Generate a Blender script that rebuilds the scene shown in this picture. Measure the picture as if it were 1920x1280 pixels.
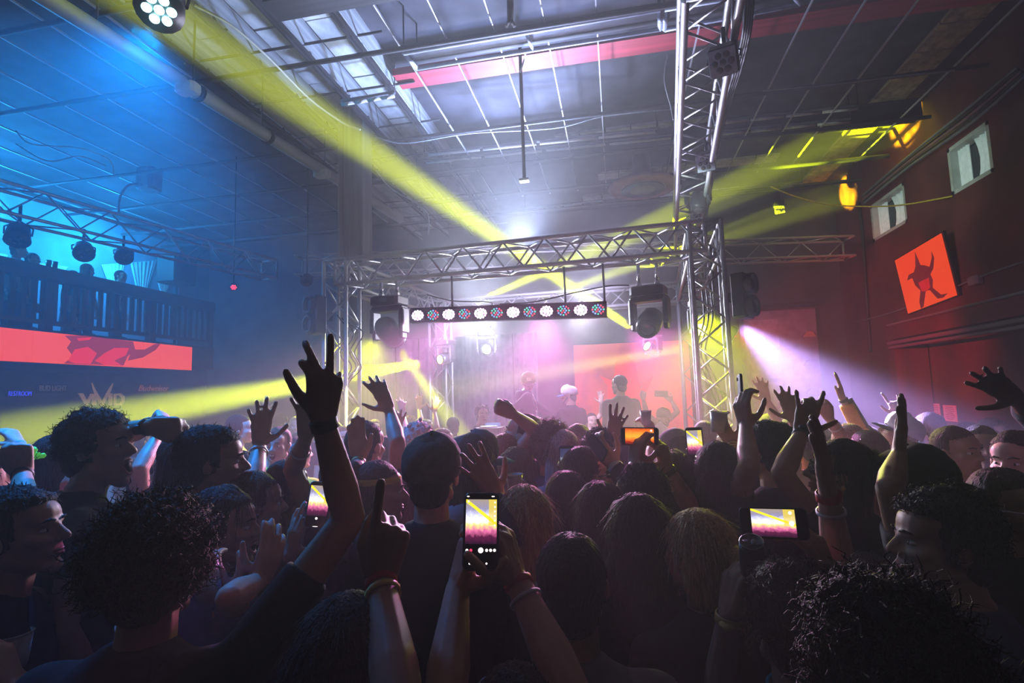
import bpy, math, random
import numpy as np
from mathutils import Vector, Matrix, noise as mnoise

for o in list(bpy.data.objects): bpy.data.objects.remove(o)
sc = bpy.context.scene
COL = sc.collection
rnd = random.Random(7)

# ------------------------------------------------------------------ camera
FPX = 1000.0
YAW, PITCH, ROLL = math.radians(11.0), math.radians(5.7), 0.030
CAM = np.array([0.0, 0.0, 2.1])
F0 = np.array([-math.sin(YAW), math.cos(YAW), 0.0])      # horizontal viewing direction
R0 = np.array([math.cos(YAW), math.sin(YAW), 0.0])
Z0 = np.array([0.0, 0.0, 1.0])
_f = F0 * math.cos(PITCH) + Z0 * math.sin(PITCH)
_u = -F0 * math.sin(PITCH) + Z0 * math.cos(PITCH)
_r = R0 * math.cos(ROLL) - _u * math.sin(ROLL)
_u = _u * math.cos(ROLL) + R0 * math.sin(ROLL)
cd = bpy.data.cameras.new('camera'); cam = bpy.data.objects.new('camera', cd); COL.objects.link(cam)
cd.sensor_width = 36.0; cd.lens = 36.0 * FPX / 1920.0; cd.clip_start = 0.05; cd.clip_end = 200
cam.matrix_world = Matrix(((_r[0], _u[0], -_f[0], CAM[0]), (_r[1], _u[1], -_f[1], CAM[1]), (_r[2], _u[2], -_f[2], CAM[2]), (0, 0, 0, 1)))
sc.camera = cam
def ray(px, py): return _f + _r * (px - 960) / FPX - _u * (py - 640) / FPX
def P(px, py, d): return CAM + ray(px, py) * d
def PL(px, py, axis, v):
    r = ray(px, py); return CAM + r * ((v - CAM[axis]) / r[axis])

# ------------------------------------------------------------------ world: black outside, thin homogeneous haze
w = bpy.data.worlds.new('club_air'); sc.world = w; w.use_nodes = True
nt = w.node_tree; nt.nodes.clear()
wo = nt.nodes.new('ShaderNodeOutputWorld'); bg = nt.nodes.new('ShaderNodeBackground'); bg.inputs[0].default_value = (0, 0, 0, 1)
vs = nt.nodes.new('ShaderNodeVolumeScatter'); vs.inputs['Color'].default_value = (1, 1, 1, 1)
vs.inputs['Density'].default_value = 0.020; vs.inputs['Anisotropy'].default_value = 0.35
nt.links.new(bg.outputs[0], wo.inputs[0]); nt.links.new(vs.outputs[0], wo.inputs['Volume'])
w.cycles.homogeneous_volume = True
cy = sc.cycles
cy.max_bounces = 3; cy.diffuse_bounces = 1; cy.glossy_bounces = 2; cy.transmission_bounces = 3; cy.volume_bounces = 0; cy.transparent_max_bounces = 6
cy.use_denoising = True; cy.caustics_reflective = False; cy.caustics_refractive = False
cy.sample_clamp_indirect = 3.0
cy.use_adaptive_sampling = True; cy.adaptive_threshold = .03; cy.adaptive_min_samples = 12
w.cycles.volume_sampling = 'EQUIANGULAR'
vw = sc.view_settings
sc.display_settings.display_device = 'sRGB'
vw.view_transform = 'Standard'; vw.look = 'None'; vw.gamma = 1.0; vw.use_curve_mapping = False
vw.exposure = 0.0

YEL = (.74, .86, 0.0); WHT = (.66, .72, 1.0); VIO = (.50, .34, 1.0); PNK = (1.0, .20, .72); RED = (1.0, .015, .05)
def lamp(name, kind, pos, target, color, energy, size=60, blend=.3, rad=.06, ahead=0.0):
    if ahead: pos = np.asarray(pos) + (np.asarray(target) - np.asarray(pos)) / np.linalg.norm(np.asarray(target) - np.asarray(pos)) * ahead
    l = bpy.data.lights.new(name, kind); o = bpy.data.objects.new(name, l); COL.objects.link(o)
    o.location = Vector(pos); l.color = color; l.energy = energy
    if target is not None:
        o.rotation_euler = (Vector(target) - Vector(pos)).to_track_quat('-Z', 'Y').to_euler()
    if kind == 'SPOT': l.spot_size = math.radians(size); l.spot_blend = blend
    if kind == 'AREA': l.shape = 'RECTANGLE'; l.size, l.size_y = size
    else: l.shadow_soft_size = rad
    return o
def upv(pos, el, az=0.0):                                   # a point in front of pos, el degrees up, az degrees to the right
    e, a = math.radians(el), math.radians(az); return pos + (-F0 * math.cos(a) + R0 * math.sin(a)) * math.cos(e) + Z0 * math.sin(e)
# yellow moving-head beams
lamp('beam_upper', 'SPOT', P(1222, 640, 8.4), P(262, -6, 5.0), YEL, 440000, 4.8, .5, .06, .45)
lamp('beam_bar', 'SPOT', P(824, 674, 9.2), P(-100, 838, 4.4), YEL, 1400000, 5.5, .45, .06, .45)
lamp('beam_floor', 'SPOT', P(738, 640, 6.1), P(862, 812, 8.4), YEL, 100000, 8, .4, .05, .2)
lamp('beam_dj', 'SPOT', P(1290, 651, 5.8), P(720, 752, 6.1), (.9, .86, .1), 42000, 7, .5, .05)
lamp('beam_ceiling', 'SPOT', P(905, 560, 9.3), P(1560, 275, 9.4), YEL, 190000, 8, .4, .05)
lamp('beam_ceiling', 'SPOT', P(1010, 560, 9.3), P(1480, 398, 11.2), YEL, 190000, 6, .4, .05)
# white / violet stage light thrown up into the haze and the roof
lamp('strobe', 'SPOT', P(905, 632, 8.8), upv(P(905, 632, 8.8), 30), WHT, 1500, 56, .5, .12, .5)
lamp('strobe', 'SPOT', P(1010, 500, 9.0), upv(P(1010, 500, 9.0), 48, -26), (.36, .50, 1.0), 2400, 80, .8, .2)
lamp('strobe', 'SPOT', P(1100, 590, 8.8), upv(P(1100, 590, 8.8), 31), (.62, .60, 1.0), 1300, 56, .5, .12)
lamp('strobe', 'SPOT', P(900, 612, 8.5), P(905, 560, 2), (.76, .80, 1.0), 1200, 104, .8, .12)
lamp('strobe', 'SPOT', P(1085, 590, 8.5), P(1080, 560, 2), (.82, .78, 1.0), 850, 104, .8, .12)
lamp('stage_wash', 'SPOT', P(980, 545, 6.9), P(1010, 690, 10), (.62, .54, 1.0), 800, 120, .7, .2)
lamp('violet_wash', 'SPOT', P(1388, 612, 6.0), P(1720, 900, 3.6), VIO, 15000, 29, .8, .06)
for _x, _t in ((860, -1.7), (1020, .1), (1190, 1.6)):
    lamp('pink_wash', 'SPOT', P(_x, 600, 7.0), CAM + R0 * _t + F0 * 3.9 + Z0 * -.55, PNK, 2600, 36, .7, .12)
lamp('red_wash', 'SPOT', P(1384, 628, 6.2), P(1640, 690, 10.5), RED, 1300, 64, .9, .05)
lamp('yellow_wash', 'SPOT', P(1322, 590, 6.2), P(1338, 720, 5.3), YEL, 2200, 70, .7, .05)
lamp('yellow_wash', 'SPOT', P(700, 640, 7.6), P(640, 860, 6.0), YEL, 1000, 90, .8, .1)
lamp('strobe', 'SPOT', P(975, 462, 9.3), upv(P(975, 462, 9.3), 34), (.60, .70, 1.0), 1700, 100, .9, .15)  # extra unseen lamp, added to make the haze glow above the truss
# the blue parcan over the left of the floor, and the lamps of the gallery
lamp('blue_par', 'SPOT', P(304, 6, 3.6), P(180, 300, 3.5), (0.0, .24, 1.0), 1900, 140, .9, .08, .22)
lamp('gallery_blue', 'POINT', (-10.6, 7.0, 5.6), None, (.02, .42, 1.0), 380, rad=.15)
lamp('gallery_blue', 'POINT', (-10.6, 9.4, 5.5), None, (.02, .42, 1.0), 260, rad=.15)
lamp('warm_fill', 'POINT', (1.5, -1.6, 5.2), None, (1.0, .55, .3), 6, rad=.3)  # unseen warm fill added behind the camera for the foreground
lamp('window_fill', 'SPOT', (0.5, 6.0, 4.2), (5.2, 10.5, 5.4), (.75, .95, .82), 520, 44, .9, .2)  # unseen spot added inside the hall to brighten the upper windows

# ------------------------------------------------------------------ materials
MATS = {}
def mat(name, col, rough=.6, metal=0.0, var=.25, scale=9.0, bump=.0, emit=None, strength=0.0, trans=0.0, spec=.4, sheen=0.0):
    if name in MATS: return MATS[name]
    m = bpy.data.materials.new(name); m.use_nodes = True; n = m.node_tree; b = n.nodes['Principled BSDF']
    b.inputs['Roughness'].default_value = rough; b.inputs['Metallic'].default_value = metal
    b.inputs['Specular IOR Level'].default_value = spec
    if trans: b.inputs['Transmission Weight'].default_value = trans
    if sheen: b.inputs['Sheen Weight'].default_value = sheen
    tc = n.nodes.new('ShaderNodeTexCoord'); no = n.nodes.new('ShaderNodeTexNoise'); no.inputs['Scale'].default_value = scale; no.inputs['Detail'].default_value = 3
    n.links.new(tc.outputs['Object'], no.inputs['Vector'])
    rp = n.nodes.new('ShaderNodeValToRGB')
    a = [max(0, c * (1 - var)) for c in col]; z = [min(1, c * (1 + var)) for c in col]
    rp.color_ramp.elements[0].color = (*a, 1); rp.color_ramp.elements[1].color = (*z, 1)
    rp.color_ramp.elements[0].position = .3; rp.color_ramp.elements[1].position = .7
    n.links.new(no.outputs[0], rp.inputs[0]); n.links.new(rp.outputs[0], b.inputs['Base Color'])
    if bump:
        bp = n.nodes.new('ShaderNodeBump'); bp.inputs['Strength'].default_value = bump; bp.inputs['Distance'].default_value = .02
        n.links.new(no.outputs[0], bp.inputs['Height']); n.links.new(bp.outputs[0], b.inputs['Normal'])
    if emit:
        b.inputs['Emission Color'].default_value = (*emit, 1); b.inputs['Emission Strength'].default_value = strength
        m.cycles.emission_sampling = 'NONE'
    MATS[name] = m; return m
alu = mat('brushed_aluminium', (.40, .40, .42), .45, .7, .12, 30)
darkmetal = mat('black_metal', (.025, .025, .028), .45, .3, .3, 12)
gearblack = mat('black_plastic', (.02, .02, .022), .4, 0, .3, 20)
chrome = mat('lamp_chrome', (.6, .6, .62), .25, .9, .1, 8)
concrete = mat('floor_concrete', (.05, .048, .05), .7, 0, .4, 3, .2)
deckm = mat('ceiling_deck', (.045, .045, .06), .85, 0, .5, 2.5, .3)
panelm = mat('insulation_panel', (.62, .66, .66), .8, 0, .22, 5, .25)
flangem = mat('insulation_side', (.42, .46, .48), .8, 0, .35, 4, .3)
greypaint = mat('grey_painted_steel', (.17, .19, .22), .6, .1, .25, 5, .1)
joistm = mat('dark_joist_steel', (.03, .032, .04), .6, .3, .4, 7)
gridm = mat('white_grid_runner', (.5, .5, .56), .5, .3, .2, 10)
pipem = mat('pale_pipe', (.45, .50, .52), .5, .2, .2, 6)
redbeam = mat('red_primed_beam', (.42, .035, .06), .6, 0, .3, 4, .1)
wallred = mat('dark_red_wall', (.10, .022, .024), .75, 0, .45, 1.6, .25)
wallback = mat('dark_back_wall', (.06, .05, .06), .8, 0, .4, 2, .2)
wallleft = mat('dark_left_wall', (.05, .055, .07), .8, 0, .4, 2, .2)
woodred = mat('dark_red_timber', (.07, .018, .016), .6, 0, .4, 6, .15)
cablem = mat('black_cable', (.015, .015, .017), .5, 0, .2, 20)
yelcable = mat('yellow_cable', (.7, .6, .05), .5, 0, .2, 20)
whitetube = mat('white_tube', (.75, .75, .72), .5, 0, .1, 8)
lensdark = mat('dark_lens', (.06, .06, .07), .12, 0, .2, 12, spec=.8)

# ------------------------------------------------------------------ mesh builder
def V(*a): return np.array(a, float)
def nrm(v):
    l = np.linalg.norm(v); return v / l if l > 1e-9 else V(0, 0, 1)
def frame(d, hint=None):
    d = nrm(np.asarray(d, float)); h = V(0, 0, 1) if hint is None else np.asarray(hint, float)
    if abs(np.dot(d, nrm(h))) > .98: h = V(1, 0, 0) if abs(d[0]) < .9 else V(0, 1, 0)
    x = nrm(np.cross(h, d)); y = np.cross(d, x); return x, y, d
_CIRC = {}
def circ(n):
    if n not in _CIRC:
        t = np.arange(n) * 2 * math.pi / n; _CIRC[n] = (np.cos(t), np.sin(t))
    return _CIRC[n]
class MB:
    def __init__(s): s.v = []; s.f = []; s.n = 0; s.mi = []; s.uv = None
    def add(s, verts, faces, mi=0):
        verts = np.asarray(verts, float).reshape(-1, 3); s.v.append(verts); o = s.n
        s.f += [tuple(i + o for i in f) for f in faces]; s.mi += [mi] * len(faces); s.n += len(verts); return s
    def rings(s, R, n, closed=True, cap=True, mi=0):     # list of (n,3) rings
        k = len(R); fs = []
        for i in range(k - 1):
            a, b = i * n, (i + 1) * n
            for j in range(n if closed else n - 1):
                j2 = (j + 1) % n; fs.append((a + j, a + j2, b + j2, b + j))
        if cap and closed:
            fs.append(tuple(range(n - 1, -1, -1))); fs.append(tuple(range((k - 1) * n, k * n)))
        return s.add(np.vstack(R), fs, mi)
    def tube(s, p0, p1, r0, r1=None, n=8, mi=0, hint=None):
        p0 = np.asarray(p0, float); p1 = np.asarray(p1, float); r1 = r0 if r1 is None else r1
        x, y, _ = frame(p1 - p0, hint); c, q = circ(n)
        ring = np.outer(c, x) + np.outer(q, y)
        return s.rings([p0 + ring * r0, p1 + ring * r1], n, mi=mi)
    def poly(s, pts, r, n=6, mi=0):
        pts = [np.asarray(p, float) for p in pts]; R = []; c, q = circ(n); hint = None
        for i, p in enumerate(pts):
            d = pts[min(i + 1, len(pts) - 1)] - pts[max(i - 1, 0)]
            x, y, _ = frame(d, hint); hint = y
            rr = r[i] if hasattr(r, '__len__') else r
            R.append(p + (np.outer(c, x) + np.outer(q, y)) * rr)
        return s.rings(R, n, mi=mi)
    def rc(s, p0, p1, r0, r1, n=10, mi=0, flat=False):     # tapered capsule
        p0 = np.asarray(p0, float); p1 = np.asarray(p1, float); d = p1 - p0
        if np.linalg.norm(d) < 1e-6: d = V(0, 0, 1e-4)
        x, y, z = frame(d); c, q = circ(n); ring = np.outer(c, x) + np.outer(q, y); R = []
        for t in (-.97, -.7): R.append(p0 + z * r0 * t + ring * r0 * math.sqrt(1 - t * t))
        R.append(p0 + ring * r0); R.append(p1 + ring * r1)
        if not flat:
            for t in (.7, .97): R.append(p1 + z * r1 * t + ring * r1 * math.sqrt(1 - t * t))
        return s.rings(R, n, mi=mi)
    def ell(s, c, rad, M=None, n=14, k=9, mi=0, fn=None):
        c = np.asarray(c, float); R = []; cc, q = circ(n)
        for i in range(k):
            t = math.pi * (i + .35) / (k - .3) if 0 else math.pi * (i + .25) / (k - .5)
            zz = -math.cos(t); rr = math.sin(t)
            pts = np.stack([cc * rr, q * rr, np.full(n, zz)], 1)
            if fn is not None: pts = np.array([p * fn(p) for p in pts])
            pts = pts * np.asarray(rad, float)
            if M is not None: pts = pts @ np.asarray(M).T
            R.append(c + pts)
        return s.rings(R, n, mi=mi)
    def box(s, c, size, M=None, mi=0):
        c = np.asarray(c, float); h = np.asarray(size, float) / 2
        v = np.array([[x, y, z] for x in (-1, 1) for y in (-1, 1) for z in (-1, 1)]) * h
        if M is not None: v = v @ np.asarray(M).T
        return s.add(c + v, [(0, 1, 3, 2), (4, 6, 7, 5), (0, 4, 5, 1), (2, 3, 7, 6), (0, 2, 6, 4), (1, 5, 7, 3)], mi)
    def bbox(s, c, size, bev, M=None, mi=0):                   # box with chamfered vertical profile (octagonal rings)
        c = np.asarray(c, float); hx, hy, hz = [q / 2 for q in size]; b = bev
        def ring(ix, iy, z):
            a = [(-ix + b, -iy), (ix - b, -iy), (ix, -iy + b), (ix, iy - b), (ix - b, iy), (-ix + b, iy), (-ix, iy - b), (-ix, -iy + b)]
            v = np.array([[x, y, z] for x, y in a]);
            if M is not None: v = v @ np.asarray(M).T
            return c + v
        return s.rings([ring(hx - b * .6, hy - b * .6, -hz), ring(hx, hy, -hz + b * .6), ring(hx, hy, hz - b * .6), ring(hx - b * .6, hy - b * .6, hz)], 8, mi=mi)
    def prism(s, poly, o, ux, uy, un, th, mi=0):               # 2-D outline extruded along un
        n = len(poly); o = np.asarray(o, float)
        a = np.array([o + np.asarray(ux) * p[0] + np.asarray(uy) * p[1] for p in poly]); b = a + np.asarray(un) * th
        fs = [tuple(range(n)), tuple(range(2 * n - 1, n - 1, -1))] + [(i, n + i, n + (i + 1) % n, (i + 1) % n) for i in range(n)]
        return s.add(np.vstack([a, b]), fs, mi)
    def mesh(s, name, smooth=False):
        me = bpy.data.meshes.new(name)
        v = np.vstack(s.v) if s.v else np.zeros((0, 3))
        me.from_pydata(v.tolist(), [], s.f)
        if any(s.mi): me.polygons.foreach_set('material_index', s.mi)
        if smooth: me.polygons.foreach_set('use_smooth', [True] * len(me.polygons))
        me.update(); return me
    def build(s, name, mats, parent=None, smooth=False, off=None):
        if off is not None: s.v = [v - np.asarray(off, float) for v in s.v]
        me = s.mesh(name, smooth)
        for m in (mats if isinstance(mats, (list, tuple)) else [mats]): me.materials.append(m)
        o = bpy.data.objects.new(name, me); COL.objects.link(o)
        if parent is not None: o.parent = parent
        return o
def tag(o, label, cat, group=None, kind=None):
    if label: o['label'] = label
    if cat: o['category'] = cat
    if group: o['group'] = group
    if kind: o['kind'] = kind
    return o
def thing(name, label, cat, loc=(0, 0, 0), group=None):
    o = bpy.data.objects.new(name, None); COL.objects.link(o); o.location = Vector(loc); o.empty_display_size = .1
    return tag(o, label, cat, group)
def struct(name, mb, m, label=None, cat=None):
    o = mb.build(name, m); o['kind'] = 'structure'
    return tag(o, label, cat)
_BAR = {}
def bar(name, p0, p1, r, m, parent, n=8):       # a straight round bar sharing a unit mesh
    key = (r, n, m.name)
    if key not in _BAR:
        me = MB().tube(V(0, 0, 0), V(0, 0, 1), r, n=n).mesh(name, True); me.materials.append(m)
        _BAR[key] = me
    p0 = Vector(p0); p1 = Vector(p1); d = p1 - p0
    o = bpy.data.objects.new(name, _BAR[key]); COL.objects.link(o); o.parent = parent
    off = Vector(parent.location)
    o.location = p0 - off; o.rotation_euler = d.to_track_quat('Z', 'Y').to_euler(); o.scale = (1, 1, d.length)
    return o
_BOX = {}
def slab(name, c, size, m, parent, rz=0.0, loc_off=None):    # box part sharing a unit mesh
    if m.name not in _BOX:
        me = MB().box((0, 0, 0), (1, 1, 1)).mesh(name); me.materials.append(m); _BOX[m.name] = me
    o = bpy.data.objects.new(name, _BOX[m.name]); COL.objects.link(o); o.parent = parent
    off = Vector(parent.location) if parent is not None else Vector((0, 0, 0))
    o.location = Vector(c) - off; o.scale = size; o.rotation_euler = (0, 0, rz); return o

# ------------------------------------------------------------------ the hall
XL, XR, YB, YF, ZC = -11.6, 5.2, 13.4, -3.2, 6.75
struct('floor', MB().box(((XL + XR) / 2, (YB + YF) / 2, .05), (XR - XL + .4, YB - YF + .4, .2)), concrete, 'dark concrete dance floor under the crowd', 'floor')
ceil = struct('ceiling', MB().box(((XL + XR) / 2, (YB + YF) / 2, ZC + .1), (XR - XL + .4, YB - YF + .4, .2)), deckm, 'dark open roof deck with hanging grid and joists', 'ceiling')
struct('wall_back', MB().box(((XL + XR) / 2, YB + .1, ZC / 2), (XR - XL + .4, .2, ZC)), wallback, 'dark hazy wall behind the stage', 'wall')
struct('wall_left', MB().box((XL - .1, (YB + YF) / 2, ZC / 2), (.2, YB - YF, ZC)), wallleft, 'dark wall behind the gallery and bar', 'wall')
# right wall with two window holes, made from strips
wins = []
for a, b in (((1632, 395), (1703, 427)), ((1775, 281), (1864, 321))):
    p = PL(*a, 0, XR); q = PL(*b, 0, XR); wins.append((q[1], p[1]))
ztop, zbot = PL(1775, 281, 0, XR)[2], PL(1787, 366, 0, XR)[2]
ys = sorted([wins[0][0], wins[0][1], wins[1][0], wins[1][1]])
mb = MB(); T = .2
mb.box((XR + T / 2, (YB + YF) / 2, zbot / 2), (T, YB - YF, zbot))
mb.box((XR + T / 2, (YB + YF) / 2, (ztop + ZC) / 2), (T, YB - YF, ZC - ztop))
for y0, y1 in ((YF, ys[0]), (ys[1], ys[2]), (ys[3], YB)):
    mb.box((XR + T / 2, (y0 + y1) / 2, (ztop + zbot) / 2), (T, y1 - y0, ztop - zbot))
struct('wall_right', mb, wallred, 'dark red brown wall with two small upper windows', 'wall')
winframe = mat('window_reveal', (.55, .6, .55), .6, 0, .15, 6)
curt = mat('pale_curtain_glow', (.72, .78, .74), .85, 0, .12, 14, .1, emit=(.55, .75, .68), strength=.25)  # faint emission stands in for light coming through the cloth
glassd = mat('dark_pane', (.02, .03, .03), .1, 0, .2, 5, spec=.7)
for i, (y0, y1) in enumerate(((ys[2], ys[3]), (ys[0], ys[1]))):
    fr = MB()
    zc_, h, wd = (ztop + zbot) / 2, ztop - zbot, y1 - y0
    for c, s in (((XR + .1, y0 + .03, zc_), (.2, .06, h)), ((XR + .1, y1 - .03, zc_), (.2, .06, h)), ((XR + .1, (y0 + y1) / 2, ztop - .03), (.2, wd, .06)), ((XR + .1, (y0 + y1) / 2, zbot + .03), (.2, wd, .06))): fr.box(c, s)
    o = struct('window_%d' % (i + 1), fr, winframe, ['small upper window nearer the stage with parted pale curtain', 'larger upper window at right with parted pale curtain'][i], 'window')
    MB().box((XR + .19, (y0 + y1) / 2, zc_), (.01, wd, h)).build('pane', glassd, o)
    for nm, a, b in (('curtain', y0 + .05, y0 + wd * .56), ('curtain', y1 - wd * .32, y1 - .05)):
        R = []
        for k in range(5):
            t = k / 4; z = ztop - .05 - t * (h - .1); pts = []
            b2 = b - (.10 * math.sin(t * 3) * wd if a < y0 + .1 else 0)
            for j in range(25):
                s = j / 24; pts.append((XR + .12 + .018 * math.sin(s * 26), a + (b2 - a) * s, z))
            R.append(np.array(pts))
        c = MB().rings(R, 25, closed=False).build('curtain', curt, o, True)
        sm = c.modifiers.new('thickness', 'SOLIDIFY'); sm.thickness = .004

# ceiling build-up: pale insulated strip, joists, purlins, grid runners (all parts of the ceiling)
X0, X1 = -5.05, -2.85
cols = [-5.0, -4.32, -4.24, -3.62, -3.54, -2.9]
yy = YF + .3
while yy < YB - .3:                                              # pale panels in three bays
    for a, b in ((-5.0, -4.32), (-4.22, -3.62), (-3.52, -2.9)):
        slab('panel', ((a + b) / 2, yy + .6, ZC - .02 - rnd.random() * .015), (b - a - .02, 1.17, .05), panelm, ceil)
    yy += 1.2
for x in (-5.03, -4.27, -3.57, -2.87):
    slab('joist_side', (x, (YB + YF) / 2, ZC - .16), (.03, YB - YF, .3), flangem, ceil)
    for dx in (-.03, .03): slab('joist_chord', (x + dx, (YB + YF) / 2, ZC - .40), (.025, YB - YF, .05), joistm, ceil)
    y = YF + .2; k = 0
    while y < YB - .4:
        bar('joist_web', (x, y, ZC - .06 if k % 2 else ZC - .40), (x, y + .4, ZC - .40 if k % 2 else ZC - .06), .012, joistm, ceil, 6); y += .4; k += 1
for k, y in enumerate(np.arange(2.4, YB, 1.05)):                   # cross purlins over the strip
    bar('cross_rod', (X0 - .2, y, ZC - .30), (X1 + .3, y + .02, ZC - .30), .018, joistm, ceil, 6)
for k, x in enumerate(np.arange(-2.35, 4.9, .58)):                 # hung grid runners on the right
    if k % 6 == 5: continue
    y0 = 2.2 + (k % 3) * .1; 
    slab('grid_runner', (x, (y0 + 10.8) / 2, 6.28), (.015, 10.8 - y0, .025), gridm, ceil)
for k, x in enumerate(np.arange(-11.0, -5.2, .72)):
    slab('grid_runner', (x, 7.0, 6.32), (.018, 7.4 + (k % 3), .025), gridm, ceil)
for y, z, r in ((3.0, 6.05, .035), (4.2, 6.1, .03), (5.5, 6.14, .03), (7.6, 6.16, .03), (8.9, 6.14, .03), (10.2, 6.1, .04), (11.3, 6.1, .04)):
    bar('cross_pipe', (-11.2, y, z), (4.9, y, z), r, joistm, ceil, 8)
slab('red_beam', (1.2, 6.62, 6.52), (8.0, .34, .10), redbeam, ceil)
slab('dark_beam', (.8, 4.7, 6.35), (8.4, .3, .3), joistm, ceil)
slab('dark_beam', (-1, 9.4, 6.5), (12, .25, .3), joistm, ceil)
for k in range(22):                                               # corrugated deck ribs near the camera
    slab('deck_rib', (-2.5 + k * .3, 2.6, ZC - .03), (.12, 3.6, .06), mat('pink_grey_deck', (.30, .22, .26), .7, .1, .3, 6, .2), ceil)
# pale strips far right of the ceiling above the stage
for x0, x1, y in ((-.9, 2.1, 9.3), (-.2, 3.4, 11.2), (-.6, 1.9, 12.4), (1.2, 3.9, 12.9)):
    n = int((x1 - x0) / .45)
    for j in range(n):
        slab('panel', (x0 + (j + .5) * .45, y, ZC - .05), (.43, .34, .05), panelm, ceil)
for y in np.arange(3.5, 13, .6):
    slab('panel', (4.55, y, ZC - .05), (.5, .57, .05), mat('ochre_panel', (.45, .36, .2), .8, 0, .4, 5, .2), ceil)

# right-hand soffit with pipes, and the low wall below it
pa = PL(1690, 645, 0, XR)
so = struct('trim_1', MB().box((XR - .3, (10.2 - 1) / 2, 2.95), (.6, 11.2, .22)), wallred, 'low dark soffit ledge along the right wall', 'soffit')
for dz, r in ((-.16, .035), (-.24, .025), (.15, .02)):
    bar('pipe', (XR - .55, -1, 2.95 + dz), (XR - .55, 10.3, 2.95 + dz), r, greypaint, so)
for c, s in (((XR - .28, 10.25, 1.45), (.5, .16, 2.9)), ((XR - .03, 8.0, 1.45), (.05, .8, 2.9))): slab('post', c, s, wallred, so)

def spline(pts, k=6):
    pts = [np.asarray(p, float) for p in pts]; out = []
    for i in range(len(pts) - 1):
        a, b, c, d = pts[max(i - 1, 0)], pts[i], pts[i + 1], pts[min(i + 2, len(pts) - 1)]
        for j in range(k):
            t = j / k; out.append(.5 * ((2 * b) + (c - a) * t + (2 * a - 5 * b + 4 * c - d) * t * t + (3 * b - a - 3 * c + d) * t ** 3))
    out.append(pts[-1]); return out
def cable(name, pts, r, m, label, cat='cable'):
    return tag(MB().poly(spline(pts), r, 6).build(name, m, None, True), label, cat)

# ------------------------------------------------------------------ trusses
def box_truss(root, p0, p1, side, wd, pitch, r=.024, rb=.011, faces=(0, 1, 2, 3), m=alu, tri=False):
    p0 = np.asarray(p0, float); p1 = np.asarray(p1, float); L = np.linalg.norm(p1 - p0); d = (p1 - p0) / L
    sx = nrm(np.asarray(side, float) - d * np.dot(side, d)); sy = np.cross(d, sx); h = wd / 2
    cor = [sx * a * h + sy * b * h for a, b in ((-1, -1), (1, -1), (1, 1), (-1, 1))]
    for c in cor: bar('chord', p0 + c, p1 + c, r, m, root, 10)
    n = max(2, int(round(L / pitch)))
    for f in faces:
        a, b = cor[f], cor[(f + 1) % 4]
        for k in range(n):
            t0, t1 = k / n * L, (k + 1) / n * L
            q0, q1 = (a, b) if (k + (f % 2)) % 2 == 0 else (b, a)
            bar('brace', p0 + d * t0 + q0, p0 + d * t1 + q1, rb, m, root, 6)
        for t in (0, L): bar('end_bar', p0 + d * t + a, p0 + d * t + b, r * .8, m, root, 8)
# stage frame corners (camera-floor coordinates: right, forward)
def G(xc, zc, z): return CAM * V(1, 1, 0) + R0 * xc + F0 * zc + V(0, 0, z)
SA = math.radians(15.0); SX = R0 * math.cos(SA) - F0 * math.sin(SA); SY = R0 * math.sin(SA) + F0 * math.cos(SA)
FL = G(-2.07, 6.45, 0); W_ST, D_ST = 4.22, 3.1
FR_ = FL + SX * W_ST; RL = FL + SY * D_ST; RR = FR_ + SY * D_ST
TW = .30; ZT = 3.63          # truss width, centre height of the top beam
arch = thing('stage_truss_arch', 'front aluminium box truss arch framing the stage', 'truss', FL)
for c in (FL, FR_):
    box_truss(arch, c + V(0, 0, 0), c + V(0, 0, ZT + TW / 2), SX, TW, .26)
box_truss(arch, FL + V(0, 0, ZT), FR_ + V(0, 0, ZT), SY, TW, .235)
for c in (FL, FR_): slab('base_plate', c + V(0, 0, .01), (.5, .5, .02), darkmetal, arch)
rarch = thing('stage_truss_arch', 'rear aluminium truss arch behind the performers', 'truss', RL)
for c in (RL, RR): box_truss(rarch, c + V(0, 0, .6), c + V(0, 0, ZT + TW / 2), SX, TW, .3, faces=(0, 1, 3))
box_truss(rarch, RL + V(0, 0, ZT), RR + V(0, 0, ZT), SY, TW, .3, faces=(0, 1, 3))
for c, r, nm in ((FL, RL, 'left'), (FR_, RR, 'right')):
    t = thing('side_truss', 'aluminium truss running back along the %s of the stage frame' % nm, 'truss', c + SY * .3 + V(0, 0, ZT))
    box_truss(t, c + SY * .18 + V(0, 0, ZT), r - SY * .18 + V(0, 0, ZT), SX, TW, .3)
# overhead trusses
a = P(1335, -60, 3.55); b = P(1284, 452, 9.9)
ot = thing('overhead_truss', 'tall silver truss running overhead towards the stage on the right', 'truss', b)
box_truss(ot, a, b, R0, .36, .34, .030, .011)
a = P(560, 500, 10.2); b = P(1592, 465, 9.9)
bt = thing('overhead_truss', 'long silver truss crossing the hall behind the stage frame', 'truss', a)
box_truss(bt, a, b, V(0, 0, 1), .36, .38, .022, .010, faces=(0, 1, 3))
a = P(-90, 352, 5.9); b = P(505, 506, 10.4)
lt = thing('overhead_truss', 'silver truss running past the gallery on the left', 'truss', b)
box_truss(lt, a, b, V(0, 0, 1), .36, .40, .022, .010)
# steel column beside the stage
cpos = P(666, 600, 8.1); cx, cyy = cpos[0], cpos[1]
col_ = thing('steel_column', 'blue grey steel column rising behind the stage truss', 'column', (cx, cyy, 0))
for s in (-1, 1): slab('flange', V(cx, cyy, ZC / 2) + V(s * .19, 0, 0), (.03, .32, ZC), greypaint, col_)
slab('web', (cx, cyy, ZC / 2), (.36, .05, ZC), greypaint, col_)
slab('base_plate', (cx, cyy, .015), (.6, .5, .03), darkmetal, col_)

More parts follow.
